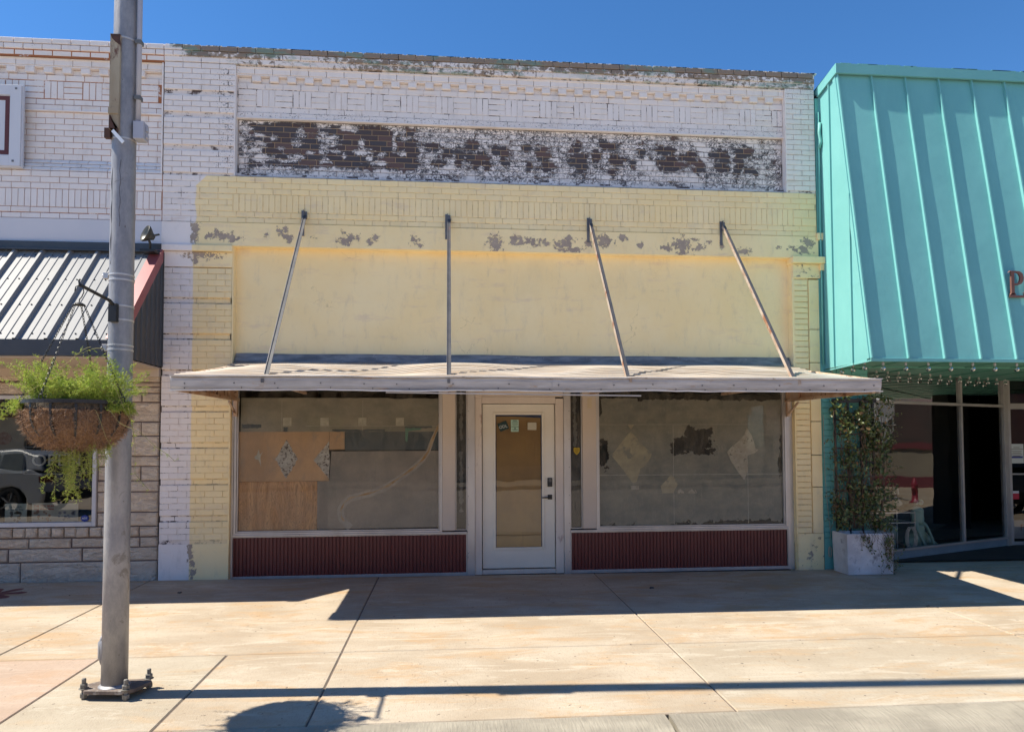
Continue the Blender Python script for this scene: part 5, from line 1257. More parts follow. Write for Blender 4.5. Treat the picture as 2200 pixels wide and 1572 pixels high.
for z in (4.34, 3.655, 2.735, 2.70, 2.524, 2.431, 2.262, 2.232): band(z, .003, .012, MALU)
m = MB()
for z in (2.735, 2.25): m.box(PXc-.115, PXc-.080, PYc-.015, PYc+.015, z-.022, z+.022); m.tube([(PXc-.125, PYc, z), (PXc-.07, PYc, z)], .009, 6)
m.build('strap_buckle', MALU, PO, bevel=.003)
# hand hole cover at left low
m = MB()
for y0_, s_ in ((0, 1),): m.tube([(PXc-.070, PYc, gp+.26+.09*math.cos(a*math.pi/8)) if 0 else (PXc-.076, PYc-.038*math.sin(a*math.pi/8), gp+.30+.095*math.cos(a*math.pi/8)) for a in range(17)], .010, 6)
m.lathe([(.03, -.085), (.052, -.05), (.052, .05), (.03, .085)], (PXc-.052, PYc, gp+.30), 16); m.build('hand_hole_cover', MPO, PO, smooth=True)
# conduit + junction box (right side)
MCON = M('grey_conduit', (.36, .37, .43), (.40, .41, .46), 4, .5)
m = MB(); cxn = PXc+.098; m.tube([(cxn, PYc-.02, 3.76), (cxn, PYc-.02, 4.5), (cxn-.004, PYc-.02, 11)], .0165, 14); cn = m.build('conduit', MCON, PO, smooth=True)
m = MB(); m.box(cxn-.016, cxn+.052, PYc-.060, PYc+.02, 3.655, 3.775); m.box(cxn+.052, cxn+.064, PYc-.03, PYc+.0, 3.672, 3.70); m.box(cxn+.052, cxn+.064, PYc-.03, PYc+.0, 3.72, 3.75); m.build('junction_box', MCON, PO, bevel=.003)
m = MB()
for z in (3.945, 4.33): m.box(cxn-.022, cxn+.020, PYc-.042, PYc+.005, z-.014, z+.014)
m.build('conduit_clip', M('tarnished_clip', (.13, .14, .15)), cn, bevel=.003)
# old rusty channel on the left-front
MCH = M('rusty_cream_channel', (.42, .37, .27), (.30, .24, .16), 5, .75, 0, (1, 1, .3), c3=(.13, .06, .04), t3=.53, s3=9, st3=(1, 1, .35), w3=.08)
m = MB(); xx = PXc-.024; yy = PYc-.082
m.box(xx-.029, xx+.025, yy-.012, yy-.008, 3.70, 4.345); m.box(xx-.033, xx-.029, yy-.0125, yy+.03, 3.70, 4.345); m.box(xx+.025, xx+.029, yy-.0125, yy+.03, 3.70, 4.345)
m.box(xx-.036, xx+.03, yy-.02, yy-.0125, 3.80, 3.84); ch = m.build('old_channel', MCH, PO)
m = MB(); m.prismy([(xx-.032, 4.34), (xx+.030, 4.34), (xx+.028, 4.27), (xx+.0, 4.29), (xx-.02, 4.31)], yy-.016, yy-.013); m.box(xx-.072, xx-.036, yy+.01, yy+.04, 3.648, 3.715); m.prismy([(xx-.030, 3.70), (xx+.030, 3.70), (xx+.030, 3.66), (xx-.020, 3.79), (xx-.03, 3.79)], yy-.019, yy-.0165)
fixn(m.build('rust_bracket', M('deep_rust', (.10, .045, .03), (.06, .03, .022), 20), ch))
m = MB(); m.obox((xx-.005, yy-.02, 3.685), (xx+.072, yy-.035, 3.60), .004, .022); m.build('bright_tab', M('bright_zinc', (.62, .62, .62), None, rough=.35, metal=.3), ch)
# drip lines of cable gel
m = MB()
for x_, z0_, z1_ in ((-.045, 2.80, 3.45), (.012, 3.05, 3.50)):
    P = [(PXc+x_+.004*math.sin(i*1.7), PYc-math.sqrt(max(0, .0752**2-x_**2)), z0_+(z1_-z0_)*i/12) for i in range(13)]; m.tube(P, .0022, 5)
m.build('seam_line', M('dark_seam', (.12, .12, .13)), po)
# bracket arm for the basket
HX, HY, HZ = -2.242, -4.15, 2.545
m = MB(); dv = Vector((HX-PXc, HY-PYc, 0)).normalized(); b0 = Vector((PXc, PYc, 0)) + dv*.088
m.obox((b0.x, b0.y, 2.41), (b0.x, b0.y, 2.53), .055, .03, 0, dv)
m.obox((b0.x, b0.y, 2.52), (b0.x+dv.x*.05, b0.y+dv.y*.05, 2.545), .018, .018); m.obox((b0.x+dv.x*.045, b0.y+dv.y*.045, 2.543), (HX, HY, 2.575), .018, .016)
m.tube([(HX, HY, 2.575), (HX-.004, HY, 2.60), (HX+.004, HY, 2.61)], .006, 6)
m.build('bracket_arm', MBLK, PO, bevel=.002)

# ================================================================== HANGING BASKET
HB = thing('hanging_basket', 'black wire hanging basket with brown coir liner hung from the pole', 'hanging basket', (HX, HY, 1.59))
RZ, BR = 1.852, .290
m = MB()   # flat rim ring
def ring(m, r_, z, hw, hh, n=56):
    G = [[m.V((HX+(r_+dr_)*math.cos(2*math.pi*k/n), HY+(r_+dr_)*math.sin(2*math.pi*k/n), z+dz)) for dr_, dz in ((-hw, -hh), (hw, -hh), (hw, hh), (-hw, hh))] for k in range(n)]
    for k in range(n):
        a, b = G[k], G[(k+1) % n]
        for q in range(4): m.F((a[q], b[q], b[(q+1) % 4], a[(q+1) % 4]))
ring(m, BR, RZ, .004, .011); m.build('rim', MBLK, HB)
def brof(t): a = t*math.pi/2; return BR*.97*math.cos(a)**.62*(1-.02*t) , -.262*math.sin(a)     # t 0 rim..1 bottom
m = MB()
for k in range(14):
    a = 2*math.pi*(k+.5)/14; P = []
    for j in range(11):
        t = j/11; r_, dz = brof(t); r_ += .016*math.sin(math.pi*min(1, t*1.3)); P.append((HX+r_*math.cos(a), HY+r_*math.sin(a), RZ+dz))
    for p, q in zip(P, P[1:]):
        tng = Vector((-math.sin(a), math.cos(a), 0)); p = Vector(p); q = Vector(q); m.obox(p, q, .014, .004, 0, Vector((math.cos(a), math.sin(a), .01)))
ring(m, .10, RZ-.258, .003, .006, 30)
m.build('wire_cage', MBLK, HB)
MCO = NT('coir_fibre', .95, spec=.1)
def _co(k):
    n1 = k.noise(9, detail=8, rough=.75); n2 = k.noise(80, (1, 1, .6), 5, .8, (1, 1, 1), 2)
    X, Y, Z = k.xyz()
    c = k.mix(k.step(n1, .3, .7), (.26, .15, .085), (.42, .26, .155)); c = k.mix(k.step(n2, .45, .65), c, (.12, .06, .032)); k.col(c); k.bump(n2, .02)
_co(MCO); MCO = MCO.m
m = MB(); n, nj = 72, 26; G = []
for j in range(nj+1):
    t = j/nj*.97 - .0; r_, dz = brof(max(0, t)); 
    G.append([])
    for k in range(n):
        a = 2*math.pi*k/n; puff = -.004 + .016*abs(math.cos(7*a))**.6*math.sin(math.pi*min(1, t*1.1+.1)) + .007*mnoise.noise(Vector((math.cos(a)*5, math.sin(a)*5, dz*20)))
        G[-1].append(m.V((HX+(r_-.004+puff)*math.cos(a), HY+(r_-.004+puff)*math.sin(a), RZ+dz*.87-.045 + .014*mnoise.noise(Vector((math.cos(a)*3, math.sin(a)*3, 7)))*(1-t))))
for j in range(nj):
    for k in range(n): m.F((G[j][k], G[j+1][k], G[j+1][(k+1) % n], G[j][(k+1) % n]))
m.F(G[-1]); ctr = m.V((HX, HY, RZ-.05))
for k in range(n): m.F((G[0][k], G[0][(k+1) % n], ctr))
ln = m.build('coir_liner', MCO, HB, smooth=True)
m = MB(); rr = random.Random(3)
for i in range(5200):
    a = rr.uniform(0, 2*math.pi); t = rr.random()**1.2*.95; r_, dz = brof(t); p = Vector((HX+(r_+.006)*math.cos(a), HY+(r_+.006)*math.sin(a), RZ+dz*.87-.045))
    nrm = Vector((math.cos(a), math.sin(a), -.6*t)); L_ = rr.uniform(.015, .05); d = (nrm*rr.uniform(.1, .8) + Vector((rr.uniform(-1, 1), rr.uniform(-1, 1), rr.uniform(-1, .7)))*.9).normalized()
    q = p + d*L_*.5; e = q + (d + Vector((rr.uniform(-1, 1), rr.uniform(-1, 1), rr.uniform(-1, .5)))*.7).normalized()*L_*.5
    sd_ = d.cross(Vector((rr.uniform(-1, 1), rr.uniform(-1, 1), 1))).normalized()*.0012
    m.poly([p-sd_, p+sd_, q+sd_, q-sd_]); m.poly([q-sd_, q+sd_, e])
o = m.build('loose_fibre', M('light_coir', (.34, .22, .14), (.24, .14, .08), 40, .9), ln); o['kind'] = 'stuff'
m = MB(); m.lathe([(BR*.93, -.004), (BR*.95, -.085), (.01, -.085)], (HX, HY, RZ), 40)
m.build('moss_lining', M('dark_moss', (.045, .038, .028), (.11, .085, .06), 30, .95, bump=.02, bs=60), HB)
# chains: real oval links
MCHN = M('black_chain', (.015, .015, .015), None, rough=.45)
def chain(m, p0, p1, L_=.022):
    p0 = Vector(p0); p1 = Vector(p1); d = (p1-p0); n_ = int(d.length/(L_*.78)); d.normalize(); u = d.cross(Vector((.3, 1, .1))).normalized(); v = d.cross(u)
    for i in range(n_):
        c = p0 + (p1-p0)*((i+.5)/n_); w_ = u if i % 2 else v
        m.tube([c + d*math.cos(a*math.pi/4)*L_*.5 + w_*math.sin(a*math.pi/4)*L_*.26 for a in range(9)], .0019, 5, 0, False)
HT = (HX, HY, 2.455)
for a in (R(192), R(-10), R(-100), R(95)):
    m = MB(); chain(m, (HT[0]+.03*math.cos(a), HT[1]+.03*math.sin(a), HT[2]), (HX+BR*math.cos(a), HY+BR*math.sin(a), RZ+.035)); c_ = m.build('chain', MCHN, HB)
    m = MB(); m.tube([(HX+BR*math.cos(a)+.012*math.cos(b*.7), HY+BR*math.sin(a), RZ+.02+.018*math.sin(b*.7)) for b in range(10)], .0025, 6); m.build('rim_ring', MBLK, c_)
m = MB(); m.lathe([(.003, .012), (.02, .008), (.034, -.002), (.036, -.006), (.0, -.004)], HT, 16)
m.tube([(HX, HY, HT[2]+.008), (HX+.001, HY, 2.485), (HX+.014, HY, 2.50), (HX+.026, HY, 2.53), (HX+.020, HY, 2.558), (HX, HY, 2.575), (HX-.022, HY, 2.562), (HX-.027, HY, 2.535)], .0033, 8); m.build('hook', MBLK, HB, smooth=True)
# asparagus fern
FN = thing('asparagus_fern', 'feathery yellow-green fern growing in the hanging basket with trailing strands', 'plant', (HX, HY, RZ-.03))
MFL = NT('fern_green', .6, spec=.3); 
def _fl(k, a, b, c3):
    r = k.attr('r'); c = k.mix(r, a, b); c = k.mix(k.step(k.noise(12), .5, .7), c, c3)
    if a[0] < .05: c = k.mix(k.math('MULTIPLY', k.step(r, .86, .9), .8), c, (.20, .10, .05))
    k.col(c)
    k.b.inputs['Transmission Weight'].default_value = 0
    tr = k.n('ShaderNodeBsdfTranslucent'); k.val(tr.inputs[0], c); mx = k.n('ShaderNodeMixShader'); mx.inputs[0].default_value = .42
    k.L(k.b.outputs[0], mx.inputs[1]); k.L(tr.outputs[0], mx.inputs[2]); k.L(mx.outputs[0], k.t.nodes['Material Output'].inputs[0])
_fl(MFL, (.27, .40, .05), (.48, .54, .10), (.20, .33, .045)); MFL = MFL.m
MSTEM = M('fern_stem', (.22, .22, .06), (.30, .24, .10), 10)
rr = random.Random(11); lf = MB(); st = MB(); strand = MB()
def needles(m, p, d, ln_, n_, spread=.9, size=.013):
    r0 = rr.random()
    for i in range(n_):
        q = p + d*ln_*(i/n_); v = (Vector((rr.gauss(0, 1), rr.gauss(0, 1), rr.gauss(0, 1))).normalized()*spread + d*.6).normalized(); L_ = size*rr.uniform(.6, 1.2)
        s_ = v.cross(Vector((rr.uniform(-1, 1), rr.uniform(-1, 1), rr.uniform(-1, 1)))).normalized()*L_*.11
        r_ = min(1, max(0, r0+rr.uniform(-.3, .3))); a_ = m.V(q-s_, 0, r_); b_ = m.V(q+s_, 0, r_); c_ = m.V(q+v*L_+s_*.5, 0, r_); d_ = m.V(q+v*L_-s_*.5, 0, r_); m.F((a_, b_, c_, d_))
def frond(p, d, L_, droop, m, stm, nseg=9, sidelen=.055, dens=7, wid=.0012):
    P = [p.copy()]; dd = d.normalized()
    for i in range(nseg):
        dd = (dd + Vector((rr.uniform(-.12, .12), rr.uniform(-.12, .12), -droop + rr.uniform(-.06, .06)))).normalized(); P.append(P[-1] + dd*L_/nseg)
    stm.tube(P, [wid*(1-.6*i/nseg) for i in range(nseg+1)], 3, 0, False)
    for i in range(2, nseg+1):
        ax_ = (P[i]-P[i-1]).normalized()
        for s_ in range(3):
            v = (ax_*.5 + Vector((rr.gauss(0, 1), rr.gauss(0, 1), rr.gauss(0, .6))).normalized()).normalized(); sl_ = sidelen*rr.uniform(.5, 1.1)*(1-.5*i/nseg)
            q = P[i-1].lerp(P[i], rr.random()); stm.tube([q, q+v*sl_], wid*.5, 3, 0, False); needles(m, q, v, sl_, dens)
for i in range(250):
    a = rr.uniform(0, 2*math.pi); r_ = BR*.80*math.sqrt(rr.random()); p = Vector((HX+r_*math.cos(a), HY+r_*math.sin(a), RZ-.02)); out = Vector((math.cos(a), math.sin(a), 0))*(.1+r_/BR*.22)
    hump = 1 + .35*math.sin(a*2+1.2) ; frond(p, out + Vector((rr.uniform(-.3, .3), rr.uniform(-.3, .3), 1.6)), rr.uniform(.15, .27)*hump*.95, .06+.10*r_/BR, lf, st)
for i in range(60):   # over the rim
    a = rr.choice((rr.uniform(-.5, 3.64), rr.uniform(3.0, 3.9), rr.uniform(-.6, .1))); p = Vector((HX+BR*.9*math.cos(a), HY+BR*.9*math.sin(a), RZ)); frond(p, Vector((math.cos(a), math.sin(a), .5)), rr.uniform(.05, .09), .34, lf, st)
for a, L_, n_ in ((R(200), .17, 2), (R(190), .09, 2)):
    for q in range(n_): p = Vector((HX+BR*.97*math.cos(a+rr.uniform(-.1, .1)), HY+BR*.97*math.sin(a+rr.uniform(-.1, .1)), RZ+.02)); frond(p, Vector((math.cos(a), math.sin(a), .1)), L_*rr.uniform(.7, 1), .26, lf, st, 10, .05, 7)
lf.build('foliage', MFL, FN, attr=True); st.build('stem', MSTEM, FN)
lf = MB(); st = MB()
def hang(px_, py0, py1, spreadx, n_, L0):
    for i in range(n_):
        x_, z_ = at(px_+rr.uniform(-spreadx, spreadx), py0+rr.uniform(0, 25), HY+rr.uniform(-.12, .1)); yy_ = HY+rr.uniform(-.15, .12)
        zt_ = at(px_, py1, yy_)[1]; L_ = (z_-zt_)*rr.uniform(.45, 1.0); frond(Vector((x_, yy_, z_)), Vector((rr.uniform(-.35, .35), rr.uniform(-.2, .2), -1)), L_, .04, lf, st, 12, .06, 3, .0013)
hang(158, 950, 1085, 20, 11, 1); hang(180, 950, 1110, 14, 6, 1); hang(150, 960, 1060, 30, 5, 1); hang(210, 945, 1020, 12, 5, 1); hang(222, 930, 980, 16, 4, 1)
for pts in ([(232,880),(255,905),(300,930),(345,965),(385,1000)], [(240,820),(260,860),(285,915),(288,960)], [(275,870),(290,950),(290,1020),(330,1060)], [(195,745),(165,760),(120,800)], [(160,790),(60,840),(30,880)], [(225,750),(190,750),(150,770)], [(205,880),(225,930),(238,960),(215,1000)]):
    P = [Vector((*at(px_, py_, HY-.25)[:1], HY-.25, at(px_, py_, HY-.25)[1])) for px_, py_ in pts]; Q = []
    for i in range(len(P)-1):
        for t_ in (0, .25, .5, .75): Q.append(P[i].lerp(P[i+1], t_) + Vector((0, 0, .006*math.sin((i+t_)*4))))
    st.tube(Q, .0013, 4, 0, False)
    for q in Q[-5:]: needles(lf, q, Vector((rr.uniform(-1, 1), rr.uniform(-.5, .5), rr.uniform(-1, 1))).normalized(), .03, 5, .9, .014)
lf.build('foliage', MFL, FN, attr=True)['label'] = 'thin trailing strands below the basket'; st.build('stem', MSTEM, FN)

# ================================================================== PLANTER + VINE
PBX0, PBX1, PBY0, PBY1 = 4.845, 5.452, -.42, -.075; gpl = gz(5.1, -.3)
PLN = thing('planter_box', 'square white speckled stone planter box beside the yellow pilaster', 'planter', (5.15, -.25, gpl))
MPB = M('mottled_white_stone', (.66, .63, .62), (.50, .47, .46), 4, .85, 0, c3=(.26, .23, .225), t3=.56, s3=8, w3=.16, bump=.006, bs=18)
m = MB(); pr_ = [(0.02, .0), (.0, .008), (.0, .485), (.006, .492)]
zt = gpl+.50
tp = .012
def pbx(x, y, z): return (x, y, z)
O = [(PBX0+tp, PBY0+tp), (PBX1-tp, PBY0+tp), (PBX1-tp, PBY1-tp), (PBX0+tp, PBY1-tp)]; T_ = [(PBX0, PBY0), (PBX1, PBY0), (PBX1, PBY1), (PBX0, PBY1)]; I_ = [(PBX0+.035, PBY0+.035), (PBX1-.035, PBY0+.035), (PBX1-.035, PBY1-.035), (PBX0+.035, PBY1-.035)]
r0 = [m.V((x, y, gpl-.0)) for x, y in O]; r1 = [m.V((x, y, zt)) for x, y in T_]; r2 = [m.V((x, y, zt)) for x, y in I_]; r3 = [m.V((x, y, zt-.09)) for x, y in I_]
for A_, B_ in ((r0, r1), (r1, r2), (r2, r3)):
    for i in range(4): m.F((A_[i], A_[(i+1) % 4], B_[(i+1) % 4], B_[i]))
m.F(r0[::-1]); m.build('box', MPB, PLN, bevel=.008)
m = MB(); m.poly([(x, y, zt-.05) for x, y in I_]); m.build('soil', M('potting_soil', (.05, .035, .025), (.08, .06, .04), 30, .95, bump=.02, bs=50), PLN)
TRL = thing('black_trellis', 'black lattice trellis standing in the planter against teal brick', 'trellis', (5.15, -.12, zt-.06))
m = MB(); tx0, tx1, ty = 4.90, 5.42, -.10
for x in (4.905, 5.08, 5.25, 5.41): m.box(x-.012, x+.012, ty-.01, ty+.01, zt-.08, 2.13)
for z in (.62, .80, .98, 1.16, 1.34, 1.52, 1.70, 1.88): m.box(tx0, tx1, ty-.024, ty-.0105, z-.011, z+.011)
m.box(tx0-.03, tx1+.03, ty-.03, ty+.012, 2.10, 2.15); m.build('lattice', MBLK, TRL)
VN = thing('climbing_vine', 'dark glossy climbing vine covering the trellis in the planter box', 'plant', (5.15, -.14, zt-.05))
MVL = NT('vine_leaf', .4, spec=.5); _fl(MVL, (.03, .05, .014), (.20, .23, .07), (.07, .10, .025)); MVL.t.nodes['Mix Shader'].inputs[0].default_value = .18; MVL = MVL.m
MVS = M('vine_stem', (.10, .055, .035), (.16, .10, .06), 12)
rr = random.Random(23); lf = MB(); st = MB()
def leaf(m, p, L_):
    nrm = Vector((rr.gauss(0, .55), -.9+rr.gauss(0, .4), rr.gauss(.45, .5))).normalized(); d = nrm.cross(Vector((rr.gauss(0, 1), rr.gauss(0, 1), rr.gauss(0, 1)))).normalized(); s_ = d.cross(nrm)
    r_ = rr.random(); w_ = L_*.30; k1 = nrm*L_*.10
    i = [m.V(q, 0, r_) for q in (p, p+d*L_*.35+s_*w_+k1, p+d*L_*.75+s_*w_*.75+k1*.6, p+d*L_, p+d*L_*.75-s_*w_*.75+k1*.6, p+d*L_*.35-s_*w_+k1, p+d*L_*.5-k1*.2)]
    for a, b in ((0,1),(1,2),(2,3),(3,4),(4,5),(5,0)): m.F((i[a], i[b], i[6]))
def vdens(x, z):
    v = .52 + 1.25*mnoise.noise(Vector((x*5.5, z*4.2, 4.4)))
    wv = .10*mnoise.noise(Vector((z*2.3, 3, 1))); ex = min((x-4.84-wv)/.10, (5.62+1.3*wv-x)/.12)
    if z < 1.1: ex = min((x-4.83)/.12, (5.68-x)/.2)
    if z > 2.05: v *= .8 if x > 5.05 else .25
    if 4.98 < x < 5.25 and .95 < z < 1.9: v *= .62
    return v*max(0, min(1, ex))
n_ = 0
while n_ < 2700:
    x = rr.uniform(4.78, 5.70); z = rr.uniform(.50, 2.19)
    if rr.random() < vdens(x, z):
        d_ = rr.random()**1.4; y = -.10 - .19*d_*(.55+.45*mnoise.noise(Vector((x*3, z*3, 0)))) + rr.uniform(-.03, .03); leaf(lf, Vector((x, y, z)), rr.uniform(.022, .068)); n_ += 1
for i in range(46):
    x = rr.uniform(4.88, 5.5); P = [Vector((x+.1*math.sin(i), -.13, .5))]
    for k in range(22): 
        P.append(P[-1] + Vector((rr.gauss(0, .025), rr.gauss(0, .012), .075))); P[-1].y = max(-.3, min(-.07, P[-1].y)); P[-1].x = max(4.84, min(5.58, P[-1].x))
    st.tube(P[:rr.randint(10, 22)], .0035, 4, 0, False)
for i in range(60):   # straggling tips
    x = rr.choice((4.84, 5.55, 5.6))+rr.uniform(-.04, .05); z = rr.uniform(.6, 2.1); d = Vector(((1 if x > 5.2 else -1)*rr.uniform(.5, 1), rr.uniform(-.8, .2), rr.uniform(-.5, .8))).normalized(); p = Vector((x, -.16, z)); L_ = rr.uniform(.06, .16); st.tube([p, p+d*L_], .0015, 3, 0, False)
    for k in range(6): leaf(lf, p+d*L_*(k/5), rr.uniform(.02, .034))
# trailing tangle over the planter front
for i in range(46):
    x = rr.uniform(5.02, 5.46); P = [Vector((x, -.39, zt+.02)), Vector((x+rr.uniform(-.02, .02), -.436, zt-.02))]; L_ = rr.uniform(.08, .50)*(1 if x > 5.2 else .5)
    for k in range(int(L_/.03)): P.append(P[-1] + Vector((rr.gauss(.004, .018), rr.gauss(0, .004), -.03))); P[-1].y = min(-.430, max(-.47, P[-1].y)); P[-1].z = max(gpl+.012, P[-1].z)
    st.tube(P, .0018, 4, 0, False)
    for q in P[2:]:
        if rr.random() < (.7 if (x < 5.15 or q.z < .30 or .2 < (q.x-5.25)*3 < .6) else .22): leaf(lf, q+Vector((rr.uniform(-.015, .015), -.006, rr.uniform(-.01, .01))), rr.uniform(.018, .036))
lf.build('foliage', MVL, VN, attr=True); st.build('stem', MVS, VN)
m = MB(); cc = [(4.80, -.012, 1.95), (4.802, -.015, 1.3), (4.815, -.02, .95), (4.845, -.02, .62), (4.862, -.02, .42), (4.85, -.02, .35)]
m.tube(cc, .0035, 6)
for k in range(3): m.tube([(4.842+.018*math.cos(a*.7)+k*.003, -.025-k*.004, .20+.07*math.sin(a*.7)) for a in range(10)], .0035, 6)
o = m.build('extension_cord', M('pale_cord', (.32, .34, .28))); prop(o, 'pale cord hanging and coiled between yellow pilaster and planter', 'cord')

# small litter and the painted flower
ptl = MB(); MFW = M('worn_maroon_paint', (.13, .03, .03), (.18, .06, .05), 14, .8)
fcx, fcy = -4.83, -.62
for a in range(7):
    an = a*2*math.pi/7+.2; P = []
    for b in range(12):
        t = b/12*2*math.pi; u = .17+.135*math.cos(t); v = .062*math.sin(t)*(1.1 if u > .17 else .8); x = fcx+u*math.cos(an)-v*math.sin(an); y = fcy+(u*math.sin(an)+v*math.cos(an)); P.append((x, y, gz(x, y)+.002))
    ptl.poly(P)
o = ptl.build('painted_flower', MFW); prop(o, 'maroon flower painted on the sidewalk at far left', 'painted mark'); fixn(o)
def pebble(x, y, s_, mt, name, lab, cat):
    m = MB(); rr2 = random.Random(int(x*1000))
    for k in range(5):
        dx_, dy_ = rr2.uniform(-s_, s_), rr2.uniform(-s_*.6, s_*.6); m.lathe([(.002, 0), (s_*.5, s_*.12), (s_*.45, s_*.35), (.002, s_*.5)], (dx_, dy_, 0), 6)
    o = m.build(name, mt); o.location = (x, y, gz(x, y)+.001); prop(o, lab, cat)
pebble(2.253, -.905, .028, M('dark_leaf', (.05, .045, .045), (.09, .08, .08), 40), 'dead_leaf', 'dark crumpled leaf on the shaded sidewalk under the right window', 'leaf')
pebble(-2.9, -.72, .022, M('dark_leaf2', (.05, .035, .03)), 'dead_leaf', 'small dark leaf on the shaded sidewalk right of the pole', 'leaf')
pebble(-4.0, -.75, .012, M('dark_leaf3', (.04, .03, .03)), 'dead_leaf', 'tiny dark speck of leaf left of the pole', 'leaf')
x_, y_ = 4.78, -1.93
pebble(x_, y_, .02, M('dry_grass', (.20, .15, .10)), 'weed_tuft', 'dry tuft in the sidewalk joint at the shade line on the right', 'weed')
pebble(-1.55, -.05, .016, M('glass_chip', (.20, .36, .32)), 'glass_chip', 'pale green chip at the foot of left bulkhead', 'debris')

# ================================================================== ACROSS THE STREET (seen in the glass)
OB = thing('far_shop_row', 'low tan shop row across the street, seen only in reflections', 'building', (0, -24, 0))
m = MB(); m.box(-40, 14, -34, -23, -.2, 5.2); m.box(-40, 14, -22.95, -22.4, 2.9, 3.3); m.build('wall', M('tan_far_wall', (.34, .26, .19), (.40, .31, .23), .8, .9), OB)
m = MB()
for x in range(-38, 12, 5): m.box(x, x+3.2, -22.99, -22.9, .5, 2.6)
m.build('window', M('far_glass', (.04, .045, .05), None, rough=.15), OB)
m = MB(); m.box(15, 20, -23.4, -10, -.2, 4.0); o = m.build('far_annex', M('pink_far_wall', (.34, .14, .14), (.36, .30, .22), .5, .9)); prop(o, 'low pinkish building at the street corner, seen only in reflections', 'building')
CB = thing('corner_cafe', 'cream and red banded building to the right, seen only reflected in shop glass', 'building', (30, -4, 0))
m = MB(); m.box(26, 36, -16, 3, -.3, 1.3); m.build('cream_wall', M('cream_far_wall', (.26, .23, .17), (.22, .19, .14), .8, .9), CB)
m = MB(); m.box(25.9, 26, -16, 3, 1.3, 1.55); m.box(25.6, 26, -16, 3, -.3, .25); m.build('red_band', M('red_far_band', (.13, .03, .04), (.16, .04, .045), 1, .9), CB)
m = MB(); m.box(26, 36, -16, 3, 1.3, 7.5); m.build('dark_upper_wall', M('dark_far_wall', (.05, .045, .04), (.08, .05, .045), .8, .8), CB)
# white SUV
def suv(name, loc, rz, label, paintc):
    t = thing(name, label, 'car', loc); t.rotation_euler = (0, 0, rz); ORG[t.name] = Vector((0, 0, 0))
    MP = M(name+'_paint', paintc, None, rough=.25, spec=.7); MGC = M(name+'_glass', (.015, .017, .02), None, rough=.05); MTY = M('tyre', (.02, .02, .02), None, rough=.8); MRM = M('alloy', (.35, .35, .36), None, rough=.3, metal=.7)
    P = [(-2.3, .55), (-2.28, .95), (-2.05, 1.08), (-1.1, 1.16), (.0, 1.18), (1.9, 1.20), (2.25, 1.05), (2.32, .60), (2.25, .33), (1.85, .30), (1.80, .52), (1.62, .70), (1.35, .76), (1.08, .70), (.90, .52), (.86, .28), (-.92, .28), (-.97, .52), (-1.15, .70), (-1.42, .76), (-1.69, .70), (-1.87, .52), (-1.92, .30), (-2.22, .33)]
    m = MB(); W_ = .92; m.prismy(P, -W_, W_); fixn(m.build('body', MP, t, bevel=.06))
    c = [(-1.15, 1.14), (-.45, 1.62), (.2, 1.70), (1.5, 1.68), (2.0, 1.55), (2.22, 1.17)]
    m = MB(); n = len(c); A_ = [m.V((x, -.88+.22*(z-1.14)/.56, z)) for x, z in c]; B_ = [m.V((x, .88-.22*(z-1.14)/.56, z)) for x, z in c]; m.F(A_); m.F(B_[::-1])
    for i in range(n): m.F((A_[i], B_[i], B_[(i+1) % n], A_[(i+1) % n]))
    fixn(m.build('cabin', MP, t, bevel=.05))
    for s_ in (-1, 1):
        for (q0, q1, r0_, r1_) in ((-.90, -.05, -.42, -.05), (.03, .95, .03, .95), (1.03, 1.75, 1.03, 1.60)):
            m = MB(); m.poly([(q0, s_*.90, 1.19), (q1, s_*.90, 1.19), (r1_, s_*.735, 1.58), (r0_, s_*.735, 1.56)]); m.build('side_window', MGC, t)
        for wx in (-1.42, 1.35):
            m = MB(); 
            pass
            rg = []
            for yy_, r_ in ((s_*.74, .30), (s_*.74, .355), (s_*.93, .355), (s_*.94, .30), (s_*.93, .24)): rg.append([m.V((wx+r_*math.cos(k*math.pi/12), yy_, .355+r_*math.sin(k*math.pi/12))) for k in range(24)])
            for a_, b_ in zip(rg, rg[1:]):
                for k in range(24): m.F((a_[k], a_[(k+1) % 24], b_[(k+1) % 24], b_[k]))
            w_ = m.build('wheel', MTY, t); m = MB()
            for k in range(5):
                a = k*2*math.pi/5; m.obox((wx, s_*.93, .355), (wx+.24*math.cos(a), s_*.93, .355+.24*math.sin(a)), .03, .07, 0, (0, 1, 0))
            m.build('rim', MRM, w_)
        m = MB(); m.box(2.15, 2.31, s_*.55 if s_ > 0 else -.93, .93 if s_ > 0 else -.55, .88, 1.05); m.build('tail_light', M('tail_red', (.12, .01, .01), None, rough=.2), t)
    m = MB(); m.poly([(2.06, -.72, 1.50), (2.06, .72, 1.50), (2.24, .82, 1.20), (2.24, -.82, 1.20)]); m.build('rear_window', MGC, t)
    m = MB(); m.box(2.25, 2.36, -.86, .86, .36, .62); m.box(-2.36, -2.25, -.86, .86, .34, .60); m.build('bumper', M('black_plastic', (.03, .03, .03)), t, bevel=.03)
    return t
suv('parked_suv', (-12.2, -10.9, -.22), R(8), 'white parked car with dark windows, seen only reflected in the left shop window', (.42, .43, .44))
suv('parked_car', (13.2, -6.2, -.22), R(80), 'dark parked car, seen only reflected in the angled shop glass', (.04, .04, .045))
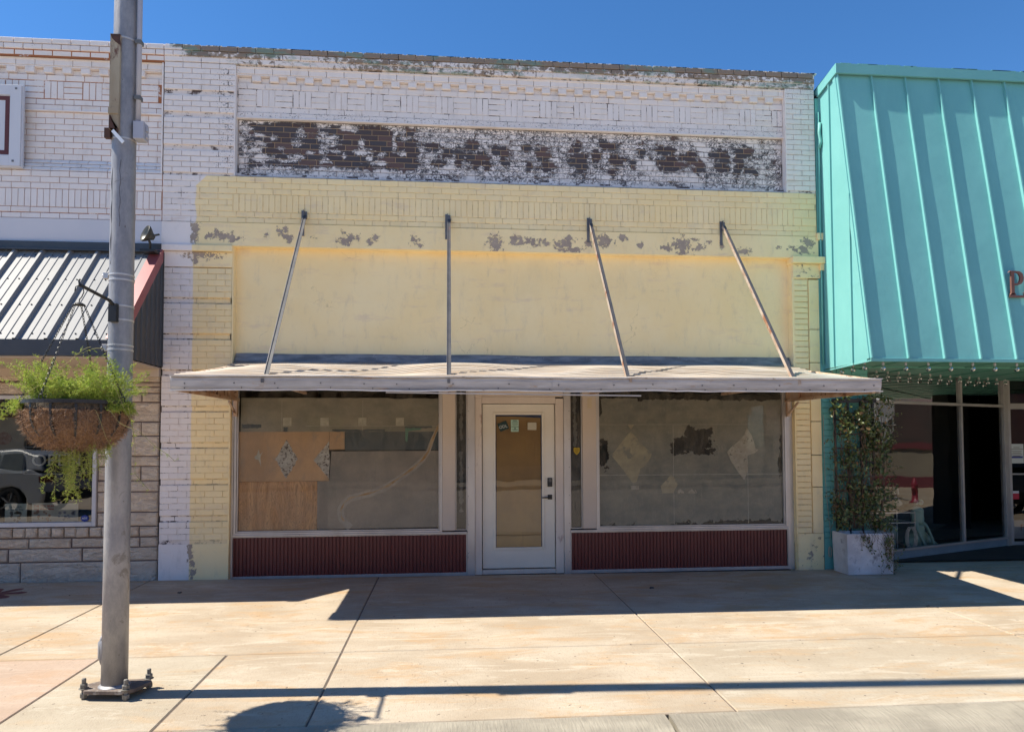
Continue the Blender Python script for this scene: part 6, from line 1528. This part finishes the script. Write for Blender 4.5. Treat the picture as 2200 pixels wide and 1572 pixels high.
# hydrant and stop sign to the right
HYD = thing('fire_hydrant', 'dark red fire hydrant near the kerb, seen only reflected in shop glass', 'hydrant', (17.5, -1.5, gz(17.5, -1.5)))
m = MB(); m.lathe([(.13, 0), (.13, .04), (.09, .06), (.09, .45), (.12, .47), (.12, .50), (.10, .58), (.05, .66), (.02, .70)], (17.5, -1.5, gz(17.5, -1.5)), 18); m.tube([(17.3, -1.5, .32), (17.7, -1.5, .32)], .05, 12); m.build('body', M('hydrant_red', (.28, .03, .05), None, rough=.4), HYD, smooth=True)
SS = thing('road_sign', 'back of an octagonal road sign on a post, seen only reflected in shop glass', 'sign', (17.2, -2.2, -.1))
m = MB(); m.tube([(17.2, -2.2, -.1), (17.2, -2.2, 3.0)], .03, 8); m.build('post', MROD, SS); m = MB(); m.prismx([(-2.2+.38*math.cos(R(22.5+45*k)), 2.5+.38*math.sin(R(22.5+45*k))) for k in range(8)], 17.15, 17.16); fixn(m.build('panel', MALU, SS))
# ------------------------------------------------------------------ pieces that stand apart become parts of their own
def split_apart(o):
    me = o.data; n = len(me.vertices)
    if n > 6000 or o.get('kind'): return
    par = list(range(n))
    def find(a):
        while par[a] != a: par[a] = par[par[a]]; a = par[a]
        return a
    for e in me.edges:
        a, b = find(e.vertices[0]), find(e.vertices[1])
        if a != b: par[a] = b
    isl = {}
    for i in range(n): isl.setdefault(find(i), []).append(i)
    I = list(isl.values())
    if len(I) < 2 or len(I) > 80: return
    bb = [[(min(me.vertices[i].co[k] for i in s_), max(me.vertices[i].co[k] for i in s_)) for k in range(3)] for s_ in I]
    sz = [max(b[k][1]-b[k][0] for k in range(3)) for b in bb]; g_ = list(range(len(I)))
    def f2(a):
        while g_[a] != a: a = g_[a]
        return a
    for a in range(len(I)):
        for b in range(a+1, len(I)):
            gap = math.sqrt(sum(max(0, bb[a][k][0]-bb[b][k][1], bb[b][k][0]-bb[a][k][1])**2 for k in range(3)))
            if gap <= max(.02, .5*max(sz[a], sz[b])): g_[f2(a)] = f2(b)
    pc_ = {}
    for a in range(len(I)): pc_.setdefault(f2(a), set()).update(I[a])
    P_ = list(pc_.values())
    if len(P_) < 2 or len(P_) > 40: return
    src = me
    for q, keep in enumerate(P_):
        t_ = o if q == 0 else o.copy(); t_.data = src.copy()
        if q: COL.objects.link(t_)
        bm = bmesh.new(); bm.from_mesh(t_.data); bm.verts.ensure_lookup_table()
        bmesh.ops.delete(bm, geom=[v for v in bm.verts if v.index not in keep], context='VERTS'); bm.to_mesh(t_.data); bm.free()
for o in [o for o in COL.objects if o.type == 'MESH' and o.parent]:
    if len(o.modifiers) and any(m_.type == 'SKIN' for m_ in o.modifiers): continue
    if o.children: continue
    split_apart(o)
print('objects', len(bpy.data.objects), 'verts', sum(len(me.vertices) for me in bpy.data.meshes))
